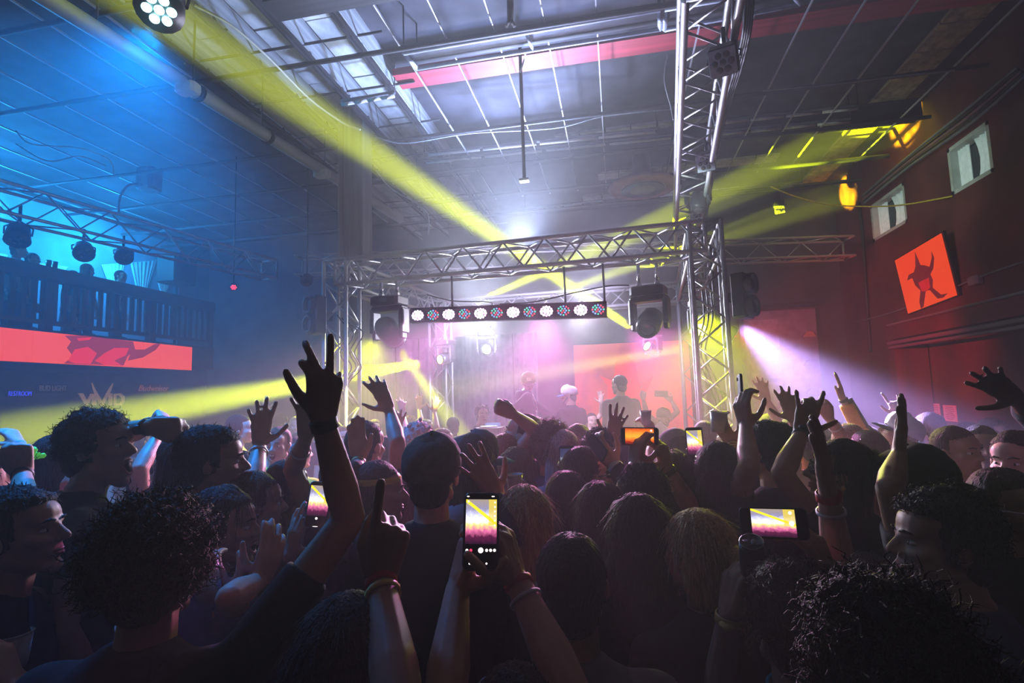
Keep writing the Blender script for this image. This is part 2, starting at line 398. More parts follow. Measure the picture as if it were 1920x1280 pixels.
# ------------------------------------------------------------------ ceiling services
pp = [P(60, -20, 4.75), P(640, 342, 9.15)]; d = pp[1] - pp[0]
pipe = thing('sprinkler_pipe', 'thick pale pipe running under the roof at upper left', 'pipe', pp[1])
bar('pipe', pp[0] - d * .2, pp[1] + d * .45, .085, pipem, pipe, 14)
for t in (.33, .37, .62): bar('coupling', pp[0] + d * t, pp[0] + d * (t + .012), .105, darkmetal, pipe, 14)
for t in (.12, .36, .6, .9): bar('hanger', pp[0] + d * t + V(0, 0, .08), (pp[0] + d * t) * V(1, 1, 0) + V(0, 0, ZC), .012, darkmetal, pipe, 6)
for k, (px, py, dd) in enumerate(((352, 166, 6.1), (604, 326, 8.6))):
    o = MB().bbox(P(px, py, dd), (.26, .16, .12), .03).build('emergency_light', mat('white_housing', (.75, .78, .72), .5, 0, .1, 10))
    tag(o, ['pale box lamp on the thick pipe near the yellow beam', 'small far pale box lamp at the end of the thick pipe'][k], 'lamp')
# rectangular strut frames
def strut_frame(pts, label):
    pts = [np.array(p) for p in pts]; t = thing('strut_frame', label, 'frame', pts[0])
    for i in range(4):
        bar('strut', pts[i], pts[(i + 1) % 4], .03, mat('galvanised_strut', (.45, .5, .62), .5, .4, .2, 12), t, 4)
    bar('strut', (pts[0] + pts[1]) / 2, (pts[2] + pts[3]) / 2, .02, MATS['galvanised_strut'], t, 4)
    c = sum(pts) / 4; n = nrm(np.cross(pts[1] - pts[0], pts[3] - pts[0]))
    MB().prism([(0, 0), (1, 0), (1, 1), (0, 1)], pts[0] + V(0, 0, .06), pts[1] - pts[0], pts[3] - pts[0], V(0, 0, 1), .02).build('back_panel', joistm, t, off=pts[0])
    for p in pts: bar('hanger', p, p * V(1, 1, 0) + V(0, 0, ZC), .01, darkmetal, t, 6)
Zf = 6.15
strut_frame([PL(757, 100, 2, Zf), PL(1238, 18, 2, Zf), PL(1238, 55, 2, Zf), PL(782, 129, 2, Zf)], 'long dark panel in a bluish strut frame overhead')
strut_frame([PL(1246, 18, 2, Zf), PL(1480, -22, 2, Zf), PL(1500, 8, 2, Zf), PL(1246, 56, 2, Zf)], 'shorter strut frame beside the overhead truss')
p0 = PL(976, 125, 2, 6.3); p1 = p0.copy(); p1[2] = P(984, 347, np.dot(p0 - CAM, _f))[2]
rod = thing('hanging_rod', 'slim dark rod with a pale foot plate hanging from the roof', 'rod', p1)
bar('rod', p0 * V(1, 1, 0) + V(0, 0, ZC), p1, .022, darkmetal, rod, 8); slab('foot_plate', p1, (.12, .09, .03), mat('white_housing', (.75, .78, .72)), rod)
p0 = PL(957, -25, 2, 6.4); p1 = PL(957, 40, 2, 6.1)
rod = thing('hanging_bracket', 'black forked bracket hanging at the top of the view', 'bracket', p1)
bar('rod', P(957, -20, 5.3), P(957, 38, 5.3), .035, darkmetal, rod, 8)
for s in (-1, 1): bar('fork', P(957, 34, 5.3), P(957 + s * 8, 50, 5.3), .018, darkmetal, rod, 6)
# fluorescent battens (unlit)
for k, (a, b, zz) in enumerate((((800, 291), (1232, 247), 6.3), ((796, 306), (1262, 258), 6.3), ((1340, 232), (1610, 203), 6.3), ((1345, 252), (1595, 228), 6.3), ((985, 396), (1130, 380), 6.2), ((1330, 364), (1505, 345), 6.2), ((640, 196), (740, 180), 6.2))):
    q0, q1 = PL(*a, 2, zz), PL(*b, 2, zz)
    labs = ['upper of the two pale battens over the stage centre', 'lower of the two pale battens over the stage centre', 'upper pale batten right of the overhead truss', 'lower pale batten right of the overhead truss', 'far pale batten just above the stage glow', 'pale batten near the yellow ceiling spots', 'short batten beside the steel column top']
    t = thing('ceiling_batten', labs[k], 'batten', q0)
    n = 4
    bar('tray', q0 + V(0, 0, .05), q1 + V(0, 0, .05), .03, greypaint, t, 4)
    for j in range(n): bar('tube', q0 + (q1 - q0) * (j + .03) / n, q0 + (q1 - q0) * (j + .97) / n, .024, whitetube, t, 8)
    for q in (q0, q1): bar('hanger', q + V(0, 0, .05), q * V(1, 1, 0) + V(0, 0, ZC), .008, darkmetal, t, 6)
# round duct
c = PL(1205, 352, 2, 5.9)
dm = mat('duct_red_grey', (.22, .12, .14), .6, .2, .3, 5)
t = thing('round_air_diffuser', 'large round reddish air diffuser under the roof', 'diffuser', c)
mb = MB(); R = []
for r, z in ((.16, .8), (.18, .22), (.62, .05), (.65, 0), (.58, -.02)): q, s = circ(28); R.append(V(0, 0, z) + np.stack([q * r, s * r, 0 * q], 1))
mb.rings(R, 28).build('cone', dm, t, True)
MB().rings([V(0, 0, -.03) + np.stack([circ(24)[0] * r, circ(24)[1] * r, 0 * circ(24)[0]], 1) for r in (.42, .40)] , 24, cap=False).build('ring', alu, t)
MB().rings([V(0, 0, z) + np.stack([circ(24)[0] * r, circ(24)[1] * r, 0 * circ(24)[0]], 1) for r, z in ((.4, -.05), (.36, -.03), (.05, -.08))], 24).build('inner_cone', greypaint, t, True)
# far dark box and fan-like unit left of stage ceiling
o = MB().bbox(P(280, 337, 9.5), (.35, .3, .4), .05).build('wall_speaker', greypaint); tag(o, 'small grey box hanging in the blue haze at left', 'speaker')
cable('cable', [P(30, 245, 6), P(60, 270, 6), P(150, 278, 6.2), (P(205, 300, 6.4)), P(214, 325, 6.4)], .008, mat('grey_cable', (.3, .35, .4), .5), 'thin pale cable looping in the blue haze')
cable('cable', [P(30, 270, 6), P(90, 302, 6), P(150, 293, 6.2), P(200, 312, 6.4)], .007, MATS['grey_cable'], 'lower thin cable sagging in the blue haze')
cable('cable', [P(222, 400, 9), P(225, 370, 9), P(240, 348, 9), P(265, 345, 9)], .02, MATS['grey_cable'], 'thick conduit bending towards the hanging grey box')
cable('cable', [PL(365, 10, 2, 6.2), PL(430, 45, 2, 6.15), PL(500, 105, 2, 6.1), PL(580, 185, 2, 6.1), PL(640, 228, 2, 6.0), PL(676, 243, 2, 5.9)], .014, whitetube, 'pale cable draped across the insulated ceiling strip')
cable('cable', [P(700, 255, 8.3), P(760, 268, 8.4), P(880, 250, 8.4), P(1040, 240, 8.3), P(1130, 218, 8.2), P(1260, 204, 8.0)], .012, MATS['grey_cable'], 'long sagging cable under the red beam')
cable('cable', [P(975, 136, 6.8), P(984, 108, 6.7), P(984, 98, 6.5)], .012, whitetube, 'short bright cord beside the hanging rod')
cable('cable', [P(705, 320, 8.2), P(735, 355, 8.4), P(780, 380, 8.6), P(803, 405, 8.7), P(803, 440, 8.7)], .012, MATS['grey_cable'], 'thin cable hanging beside the steel column')
cable('cable', [P(1445, 350, 10.0), P(1500, 371, 10.2), P(1560, 384, 10.6), PL(1640, 387, 0, XR - .1), PL(1700, 383, 0, XR - .1), PL(1785, 368, 0, XR - .1)], .013, yelcable, 'yellow cable sagging past the small upper window')
cable('cable', [P(1252, 100, 6.4), P(1246, 150, 6.4), P(1258, 200, 6.5), P(1262, 224, 6.5)], .009, whitetube, 'pale cord hanging beside the overhead truss')
cable('cable', [PL(1430, 170, 2, 6.1), PL(1560, 158, 2, 6.1), PL(1660, 146, 2, 6.1), PL(1790, 132, 2, 6.1)], .012, MATS['grey_cable'], 'thin cable along the dark roof at upper right')
for k in range(5):
    dx = k * 5
    cable('cable', [PL(1905 + dx, 128 + k * 3, 0, XR - .1 - .02 * k), PL(1800 + dx, 215 + k * 4, 0, XR - .1 - .02 * k), PL(1700, 296 + k * 5, 0, XR - .1 - .02 * k), PL(1618, 366 + k * 4, 0, XR - .1 - .02 * k)], .02, [greypaint, cablem, dm, cablem, greypaint][k], 'wall-top cable number %s from the roof along the right wall' % ['one', 'two', 'three', 'four', 'five'][k])
cable('cable', [PL(1610, 380, 0, XR - .05), PL(1618, 450, 0, XR - .05), PL(1625, 560, 0, XR - .05), PL(1632, 660, 0, XR - .05)], .03, cablem, 'dark conduit running down the far right corner')

# ------------------------------------------------------------------ stage lamps
def orient(d, up=V(0, 0, 1)):
    x, y, z = frame(d, up); return np.stack([x, y, z], 1)
def moving_head(label, pos, aim, s=1.0, lens=lensdark, body=gearblack, clampz=None, base_m=None, lit=None):
    """pos = centre of the tilting head; base hangs above it"""
    pos = np.asarray(pos, float); t = thing('moving_head_lamp', label, 'stage lamp', pos)
    d = np.asarray(aim, float) - pos; dh = nrm(V(d[0], d[1], 0) if abs(d[0]) + abs(d[1]) > .05 else SY)
    side = np.cross(V(0, 0, 1), dh); M = np.stack([side, dh, V(0, 0, 1)], 1)
    MB().bbox((0, 0, .33 * s), (.36 * s, .26 * s, .11 * s), .03 * s, M).build('base', base_m or body, t)
    MB().box(V(0, 0, .33 * s) + M @ V(0, -.132 * s, 0), (.10 * s, .004, .05 * s), M).build('display', mat('lamp_display', (.08, .12, .12), .2), t)
    yk = MB()
    yk.bbox((0, 0, .245 * s), (.40 * s, .16 * s, .06 * s), .02 * s, M)
    for q in (-1, 1):
        yk.bbox(M @ V(q * .185 * s, 0, .11 * s), (.055 * s, .17 * s, .28 * s), .02 * s, M)
        yk.bbox(M @ V(q * .175 * s, 0, -.03 * s), (.045 * s, .12 * s, .12 * s), .02 * s, M)
    yk.build('yoke', body, t)
    H = orient(d); H = H if np.linalg.det(H) > 0 else H
    q, k = circ(16); R = []
    for z, r in ((-.17, .05), (-.16, .09), (-.10, .125), (.05, .135), (.12, .125), (.17, .105)):
        R.append((np.stack([q * r, k * r, 0 * q + z], 1) * s) @ H.T)
    MB().rings(R, 16).build('head', body, t, True)
    MB().rings([(np.stack([q * r, k * r, 0 * q + z], 1) * s) @ H.T for z, r in ((.165, .107), (.185, .107), (.185, .09), (.17, .088))], 16, cap=False).build('lens_ring', darkmetal, t, True)
    MB().rings([(np.stack([q * r, k * r, 0 * q + z], 1) * s) @ H.T for z, r in ((.17, .09), (.185, .06), (.19, .02))], 16).build('lens', lit or lens, t, True)
    top = .385 * s
    for q2 in (-1, 1):
        h = (clampz - pos[2]) if clampz else top + .12 * s
        bar('clamp', pos + M @ V(q2 * .1 * s, 0, top), pos + M @ V(q2 * .1 * s, 0, h), .018 * s, chrome, t, 8)
        MB().bbox(M @ V(q2 * .1 * s, 0, top + .02 * s), (.05 * s, .06 * s, .05 * s), .01 * s, M).build('clamp_foot', chrome, t)
    return t
ylit = mat('lit_yellow_lens', (.9, .8, .1), .3, emit=(1, .9, .1), strength=14)
wlit = mat('lit_white_lens', (.9, .9, .9), .3, emit=(.9, .92, 1), strength=40)
zb = ZT - TW / 2
moving_head('black moving head hung at the left of the front truss', P(730, 621, 6.2), P(820, 720, 7.2), 1.05, clampz=zb)
moving_head('black and grey moving head hung at the right of the front truss', P(1219, 603, 5.75), P(1190, 665, 5.2), 1.0, clampz=zb)
moving_head('lit moving head on the rear left truss post', P(836, 672, 9.0), P(-100, 838, 4.4), .8, body=chrome, lit=ylit)
moving_head('glaring white moving head inside the stage', P(912, 655, 8.9), P(905, 600, 2), .8, body=chrome, lit=wlit)
moving_head('pale moving head over the orange screen at stage right', P(1224, 656, 8.2), P(225, 0, 5), .75, body=chrome, lit=ylit)
moving_head('yellow lit moving head behind the right truss post', P(1320, 612, 6.5), P(1292, 640, 6.0), .85, body=greypaint, lit=ylit, clampz=zb)
def blinder(label, pos, aimv):
    pos = np.asarray(pos, float); M = orient(aimv); t = thing('audience_blinder', label, 'stage lamp', pos)
    MB().bbox((0, 0, 0), (.22, .46, .14), .02, M).build('housing', gearblack, t)
    q, k = circ(18)
    for s in (-1, 1):
        c = M @ V(0, s * .115, 0)
        MB().rings([c + (np.stack([q * r, k * r, 0 * q + z], 1)) @ M.T for z, r in ((.06, .108), (.13, .105), (.13, .088), (.08, .07))], 18, cap=False).build('reflector_ring', darkmetal, t, True)
        MB().rings([c + (np.stack([q * r, k * r, 0 * q + z], 1)) @ M.T for z, r in ((.085, .09), (.105, .06), (.11, .01))], 18).build('lens', lensdark, t, True)
    MB().box(M @ V(0, 0, -.12), (.06, .1, .14), M).build('bracket', darkmetal, t)
blinder('two eyed blinder lamp on the left truss post', P(594, 591, 6.35), -F0 * .75 - R0 * .66)
blinder('two eyed blinder lamp on the right truss post', P(1392, 555, 5.4), -F0 * .75 + R0 * .66)
# LED bar
pa, pb = P(772, 592, 6.15), P(1138, 580, 5.72); dv = nrm(pb - pa); L = np.linalg.norm(pb - pa)
up = nrm(V(0, 0, 1) - dv * dv[2]); fr = np.cross(dv, up); 
if np.dot(fr, F0) > 0: fr = -fr
M = np.stack([dv, up, fr], 1)
t = thing('led_bar', 'long black bar of coloured lamp cells under the front truss', 'stage lamp', pa)
MB().box(dv * L / 2, (L, .17, .09), M).build('housing', gearblack, t)
ledm = [mat('led_' + n, c, .3, emit=c, strength=s) for n, c, s in (('white', (.92, .82, 1), 9), ('red', (1, .08, .12), 1.4), ('green', (.1, .9, .5), 1.1), ('blue', (.15, .35, 1), 1.6))]
ledm.append(mat('cell_black', (.03, .03, .035), .3))
ledm.append(mat('cell_lit', (.9, .5, .9), .3, emit=(1, .35, .8), strength=5))
for i in range(12):
    mb = MB(); cx_ = L * (i + .5) / 12; lit = i % 2 == 0
    q, k = circ(20)
    mb.box(V(cx_, -.005, .047), (L / 12 * .94, .13, .008), mi=4)
    for j in range(19):
        rr = 0 if j == 0 else (.024 if j < 7 else .048); an = j * math.pi / 3 if j < 7 else (j - 7) * math.pi / 6
        c = V(cx_ + rr * 1.25 * math.cos(an), -.005 + rr * math.sin(an), .053)
        mb.ell(c, (.0125 if lit else .0105, .0125 if lit else .0105, .006), n=6, k=3, mi=(0 if (j + i // 2) % 4 else 5) if lit else 1 + (j * 2 + j // 3) % 3)
    mb.v = [v @ M.T for v in mb.v]
    mb.build('lamp_cell', ledm, t)
for f in (.22, .80, .99): 
    q = pa + dv * L * f; bar('clamp', q + up * .08, V(q[0], q[1], zb), .012, darkmetal, t, 6)
lamp('led_bar_light', 'AREA', pa + dv * L / 2 + fr * .12, pa + dv * L / 2 + fr * 2 - V(0, 0, .8), (.95, .45, .9), 26, (L, .1))
cable('cable', [P(800, 552, 6.1), P(850, 564, 6.1), P(915, 566, 6.0), P(923, 572, 6.0)], .008, cablem, 'black lead looping above the left of the lamp bar')
cable('cable', [P(937, 570, 6.0), P(1000, 566, 5.95), P(1080, 548, 5.85), P(1140, 536, 5.8), P(1180, 535, 5.75)], .008, cablem, 'black lead looping above the right of the lamp bar')
# par cans on the overhead and left trusses
def par(label, pos, aim, s=1.0, square=True, led=None, hang=.2):
    pos = np.asarray(pos, float); M = orient(np.asarray(aim, float) - pos); t = thing('par_lamp', label, 'stage lamp', pos)
    q, k = circ(16)
    if square: MB().bbox((0, 0, 0), (.22 * s, .22 * s, .2 * s), .015 * s, M).build('housing', gearblack, t)
    else: MB().rings([(np.stack([q * r, k * r, 0 * q + z], 1) * s) @ M.T for z, r in ((-.13, .06), (-.1, .11), (.06, .125), (.1, .13))], 16).build('housing', gearblack, t, True)
    z = .101 if square else .102
    MB().box(M @ V(0, 0, z * s), (.2 * s, .2 * s, .006), M).build('face_plate', mat('pale_lamp_face', (.5, .55, .7), .4, .2), t) if square else None
    lm = led or lensdark
    for j in range(7):
        rr = 0 if j == 0 else .062; an = j * math.pi / 3
        c = M @ (V(rr * math.cos(an), rr * math.sin(an), z + .004) * s)
        MB().rings([c + (np.stack([q * r, k * r, 0 * q + zz], 1) * s) @ M.T for zz, r in ((0, .026), (.008, .02), (.01, .004))], 16).build('led', lm, t, True)
    yk = MB()
    for sd in (-1, 1): yk.poly([M @ (V(sd * .125, 0, 0) * s), M @ (V(sd * .13, .02, -.1) * s), M @ (V(0, .04, -.2) * s)], .01 * s)
    yk.build('yoke', darkmetal, t)
    c_ = pos + M @ (V(0, .04, -.19) * s)
    bar('clamp', c_, c_ * V(1, 1, 0) + V(0, 0, ZC) if hang == 'roof' else c_ + V(0, 0, hang * s), .018 * s, darkmetal, t, 8)
    return t
par('square black par lamp high on the overhead truss', P(1357, 112, 4.0), P(1290, 330, 2.2), .92)
par('square black par lamp halfway along the overhead truss', P(1324, 302, 6.2), P(1290, 420, 4.4), .95)
par('lowest small square par lamp on the overhead truss', P(1306, 400, 8.0), P(1310, 560, 6.6), .85)
moving_head('dark moving head under the far end of the overhead truss', P(1309, 377, 7.2), P(1309, 480, 7.0), .8)
cyl = mat('lit_cyan_led', (.3, .9, 1), .3, emit=(.35, .92, 1), strength=30)
par('round par lamp glowing cyan at the top left', P(304, 6, 3.6), P(250, 130, 3.0), 1.15, False, cyl)
par('round par lamp hanging left of the gallery drapes', P(34, 440, 6.4), P(0, 640, 5.6), 1.0, False)
par('round par lamp hanging before the middle of the gallery', P(157, 470, 7.4), P(165, 560, 6.4), 1.0, False)
par('round par lamp hanging before the right gallery drape', P(232, 478, 8.0), P(240, 560, 7.0), .95, False)
par('small dark par lamp on the far end of the left truss', P(575, 524, 9.6), P(560, 640, 8.0), .8, False, hang='roof')
par('tiny lamp with red light near the left truss end', P(438, 536, 9.8), P(438, 640, 8.0), .6, False, mat('red_led', (1, .1, .1), .3, emit=(1, .05, .1), strength=2), hang='roof')
par('yellow lit par lamp on the far ceiling bar', P(1462, 388, 11.0), P(1460, 480, 10), .9, hang='roof')
par('dark par lamp beside the right truss post with red side', P(1362, 624, 6.1), P(1500, 700, 6.0), .8, True, mat('red_led', (1, .1, .1)), hang=1.2)
# cable bundles
for k in range(4):
    cable('cable_bundle', [P(1398 + k * 5, -20, 3.9), P(1394 + k * 4, 60, 4.2), P(1378 + k * 4, 130, 4.8), P(1352 + k * 3, 220, 5.8 + .05 * k), P(1332 + k * 3, 310, 7.0), P(1312 + k * 3, 430, 9.0)], .014, cablem, 'black cable strand %s tied along the overhead truss' % ['one', 'two', 'three', 'four'][k])
for k in range(4):
    x = 632 + k * 9; z = 6.45
    cable('cable_bundle', [P(x, 590 + 6 * k, z), P(x + 22, 625, z), P(x + 6, 660, z + .05), P(x + 18, 690, z), P(x + 2 - k * 3, 722, z), P(x + 12, 760, z)], .009, cablem, 'tangled lead %s hanging inside the left truss post' % ['one', 'two', 'three', 'four'][k])
for k in range(3):
    x = 1316 + k * 8; z = 5.6
    cable('cable_bundle', [P(x, 540, z), P(x + 4, 600, z), P(x - 10, 660, z), P(x + 14, 720, z), P(x + 30, 780, z), P(x + 26, 850, z)], .010, cablem, 'lead %s hanging inside the right truss post' % ['one', 'two', 'three'][k])

# ------------------------------------------------------------------ stage
ZS = .62
stage = thing('stage_platform', 'low black stage platform under the truss frame', 'stage', (FL + FR_) / 2 + SY * 2.0)
c0 = (FL + FR_) / 2
M3 = np.stack([SX, SY, V(0, 0, 1)], 1)
MB().box(c0 + SY * 2.2 + V(0, 0, ZS - .06), (W_ST + .6, 3.6, .12), M3).build('deck', mat('stage_deck', (.03, .03, .033), .6, 0, .3, 4, .1), stage, off=stage.location)
for k in range(6): MB().box(c0 + SX * (-2.0 + k * .8) + SY * .46 + V(0, 0, (ZS - .12) / 2), (.78, .04, ZS - .12), M3).build('front_panel', gearblack, stage, off=stage.location)
tb = c0 + SY * .95 + SX * -.05
desk = thing('dj_desk', 'black performer desk in the middle of the stage', 'desk', tb + V(0, 0, ZS))
MB().bbox(V(0, 0, .95), (1.8, .6, .05), .01, M3).build('desk_top', gearblack, desk)
MB().box(SY * -.27 + V(0, 0, .47), (1.76, .03, .92), M3).build('front_board', gearblack, desk)
for s in (-1, 1): MB().box(SX * s * .86 + V(0, 0, .47), (.04, .55, .94), M3).build('side_board', gearblack, desk)
for k, (x, wd, nm, lb) in enumerate(((-.5, .34, 'media_player', 'left black music player on the desk'), (-.1, .32, 'mixer', 'black mixer between the two music players'), (.3, .34, 'media_player', 'right black music player on the desk'))):
    t = thing(nm, lb, 'music gear', tb + SX * x + V(0, 0, ZS + .975))
    MB().bbox(V(0, 0, .05), (wd, .4, .1), .012, M3).build('case', gearblack, t)
    if nm == 'media_player':
        MB().rings([SY * -.06 + V(0, 0, z) + np.stack([circ(20)[0] * r, circ(20)[1] * r, 0 * circ(20)[0]], 1) for z, r in ((.1, .11), (.115, .11), (.118, .1))], 20).build('jog_wheel', chrome, t, True)
        MB().box(SY * .13 + V(0, 0, .125), (.18, .1, .04), M3).build('display', mat('player_screen', (.05, .1, .2), .2, emit=(.2, .4, .8), strength=.6), t)
    else:
        for j in range(8): MB().tube(SX * (-.1 + .066 * (j % 4)) + SY * (-.1 + .12 * (j // 4)) + V(0, 0, .1), SX * (-.1 + .066 * (j % 4)) + SY * (-.1 + .12 * (j // 4)) + V(0, 0, .12), .012, n=8).build('knob', chrome, t)
# orange wall screen and drapes behind the stage
def screen_mat(name, base, dark, scale, strength, thr=.5):
    m = bpy.data.materials.new(name); m.use_nodes = True; n = m.node_tree; b = n.nodes['Principled BSDF']; b.inputs['Base Color'].default_value = (.02, .02, .02, 1); b.inputs['Roughness'].default_value = .5
    tc = n.nodes.new('ShaderNodeTexCoord'); no = n.nodes.new('ShaderNodeTexNoise'); no.inputs['Scale'].default_value = scale; no.inputs['Detail'].default_value = 2
    n.links.new(tc.outputs['Object'], no.inputs['Vector']); rp = n.nodes.new('ShaderNodeValToRGB')
    rp.color_ramp.elements[0].position = thr; rp.color_ramp.elements[1].position = thr + .12
    rp.color_ramp.elements[0].color = (*dark, 1); rp.color_ramp.elements[1].color = (*base, 1)
    n.links.new(no.outputs[0], rp.inputs[0]); n.links.new(rp.outputs[0], b.inputs['Emission Color']); b.inputs['Emission Strength'].default_value = strength
    MATS[name] = m; m.cycles.emission_sampling = 'NONE'; return m
ora = (1.0, .09, .015)
osm = screen_mat('orange_screen', (1.0, .07, .02), (.75, .03, .03), 1.5, .6, .35)
cA = PL(1185, 730, 1, 12.6)
t = thing('led_wall', 'glowing orange screen behind the stage at right', 'screen', cA)
MB().box((0, .06, 0), (2.6, .1, 2.2)).build('cabinet', gearblack, t)
for i in range(4):
    for j in range(3): MB().box((-.975 + i * .65, 0, -.72 + j * .72), (.648, .02, .718)).build('panel', osm, t)
dsm = mat('screen_figure_dark', (.02, .0, .0), .5, emit=(.30, .012, .02), strength=1)
dsr = mat('screen_figure_red', (.02, .0, .0), .5, emit=(.95, .015, .015), strength=.9)
MB().prism([(-.5, -.9), (-.45, .1), (-.62, .35), (-.3, .2), (-.25, .65), (0, .8), (.2, .6), (.28, .1), (.6, .3), (.4, -.1), (.45, -.9)], (-.1, -.012, 0), V(1, 0, 0), V(0, 0, 1), V(0, -1, 0), .003).build('screen_picture', dsr, t)
drape = mat('grey_drape', (.22, .20, .26), .9, 0, .2, 5, .1)
for k in range(7):
    x0 = PL(700, 700, 1, 12.9)[0] + k * .62; R = []
    for z in (.15, 1.8, 3.6):
        R.append(np.array([(x0 + .6 * j / 14, 12.9 + .05 * math.sin(j * 1.35 + k), z) for j in range(15)]))
    o = MB().rings(R, 15, closed=False).build('stage_drape', drape, None, True); o.modifiers.new('t', 'SOLIDIFY').thickness = .01
    tag(o, 'grey drape hanging behind the stage, number %s from the left' % ['one', 'two', 'three', 'four', 'five', 'six', 'seven'][k], 'drape', 'drapes behind the stage')
# grey cabinet stack on the back wall at right
t = thing('equipment_rack', 'tall dim grey rack of shelves against the back wall', 'rack', PL(1500, 760, 1, 13.0) * V(1, 1, 0))
MB().box((-.35, 0, 1.9), (1.5, .45, 3.8)).build('cabinet', greypaint, t)
MB().box((-.35, -.24, 3.9), (1.6, .5, .05)).build('top', darkmetal, t)
for j in range(4): MB().prism([(0, 0), (.28, 0), (.2, .12), (.08, .12)], (.05, -.4, 1.3 + .62 * j), V(1, 0, 0), V(0, 0, 1), V(0, 1, 0), .16).build('shelf_light', chrome, t)
for j in range(5): MB().box((-.7, -.235, .5 + .7 * j), (.62, .02, .62)).build('panel', mat('rack_panel', (.24, .24, .28), .6), t)

# ------------------------------------------------------------------ gallery, bar and signs on the left
GX = -9.0; GY0, GY1 = 1.0, 10.6
gal = struct('trim_2', MB().box(((GX + XL) / 2, (GY0 + GY1) / 2, 3.12), (GX - XL, GY1 - GY0, .5)), woodred, 'dark gallery floor slab above the bar', 'gallery')
rail = thing('gallery_railing', 'dark red timber railing along the gallery edge', 'railing', (GX - .1, GY0, 3.37))
slab('hand_rail', (GX - .1, (GY0 + GY1) / 2, 4.30), (.2, GY1 - GY0, .22), woodred, rail)
slab('bottom_rail', (GX - .1, (GY0 + GY1) / 2, 3.5), (.08, GY1 - GY0, .07), woodred, rail)
y = 4.4
while y < GY1:
    slab('baluster', (GX - .1, y, 3.85), (.045, .07, .75), woodred, rail); y += .16
for y in (5.0, 7.0, 9.0, GY1 - .05): slab('post', (GX - .1, y, 3.85), (.13, .13, 1.0), woodred, rail)
bluewall = mat('gallery_wall', (.22, .30, .42), .8, 0, .2, 2, .1)
struct('wall_gallery', MB().box((XL + .06, 7.1, 4.9), (.1, 10.2, 3.0)), bluewall, 'plain wall behind the gallery drapes', 'wall')
sheer = mat('white_sheer', (.75, .8, .82), .9, 0, .1, 10)
for k, (pts) in enumerate((((190, 496), (234, 492), (222, 540), (206, 540)), ((244, 492), (293, 488), (272, 553), (258, 553)), ((296, 530), (318, 532), (306, 558), (303, 558)), ((68, 493), (127, 500), (108, 524), (86, 524)), ((-25, 470), (14, 478), (4, 512), (-16, 512)))):
    c = [PL(a, b, 0, XL + .15) for a, b in pts]
    R = []
    for i in range(7):
        u = i / 6; pin = u ** .8
        l = c[0] * (1 - pin) + c[3] * pin; r = c[1] * (1 - pin) + c[2] * pin
        R.append(np.array([l + (r - l) * j / 20 + V(.03 * math.sin(j * 1.9), 0, 0) for j in range(21)]))
    o = MB().rings(R, 21, closed=False).build('gathered_drape', sheer, None, True); o.modifiers.new('t', 'SOLIDIFY').thickness = .006
    tag(o, ['gathered white drape just left of the tallest one in the gallery', 'tallest gathered white drape in the gallery', 'small white drape at the right end of the gallery', 'wide short white drape behind the left gallery guests', 'white drape cut by the left edge of the photo'][k], 'drape', 'gallery drapes')
o = MB().bbox(PL(332, 507, 0, GX - .35), (.5, .62, .62), .04).build('loudspeaker', gearblack); tag(o, 'large black loudspeaker hanging at the gallery end', 'speaker')
_q = PL(332, 507, 0, GX - .35); bar('bracket', _q, V(_q[0], _q[1], 3.37), .03, darkmetal, o)
# long LED fascia screen
zt, zb2 = PL(180, 632, 0, GX + .06)[2], PL(180, 685, 0, GX + .06)[2]
ye = PL(360, 665, 0, GX + .06)[1]; y_s = PL(-60, 650, 0, GX)[1]
t = thing('fascia_screen', 'long glowing orange screen along the gallery front', 'screen', (GX + .05, ye, zb2))
MB().box((-.03, -(ye - y_s) / 2, (zt - zb2) / 2), (.06, ye - y_s, zt - zb2 + .03)).build('cabinet', gearblack, t)
fsm = screen_mat('fascia_orange', (1.0, .075, .012), (1.0, .055, .008), .6, 1.0, .4)
np_ = 10
for i in range(np_):
    l = (ye - y_s) / np_; MB().box((.006, -(i + .5) * l, (zt - zb2) / 2), (.012, l - .004, zt - zb2)).build('panel', fsm, t)
def fpoly(pix, m, nm, off):
    pts = [PL(a, b, 0, GX + .07) for a, b in pix]; base = V(GX + .05, ye, zb2)
    MB().prism([(p[1] - base[1], p[2] - base[2]) for p in pts], (.012 + off, 0, 0), V(0, 1, 0), V(0, 0, 1), V(1, 0, 0), .003).build(nm, m, t)
fpoly([(122, 629), (160, 629), (250, 640), (254, 655), (240, 668), (232, 685), (170, 683), (120, 681), (138, 668), (126, 652), (134, 640)], dsm, 'screen_picture', 0)
fpoly([(248, 655), (272, 655), (290, 645), (303, 643), (292, 656), (268, 670), (240, 676)], dsm, 'screen_picture', .001)
fpoly([(140, 655), (165, 650), (182, 662), (170, 682), (140, 681), (128, 676)], dsr, 'screen_picture', .004)
fpoly([(196, 662), (215, 652), (242, 652), (236, 666), (214, 676), (228, 684), (196, 684), (178, 676)], dsr, 'screen_picture', .005)
fpoly([(144, 634), (172, 632), (168, 637), (148, 639)], dsr, 'screen_picture', .006)
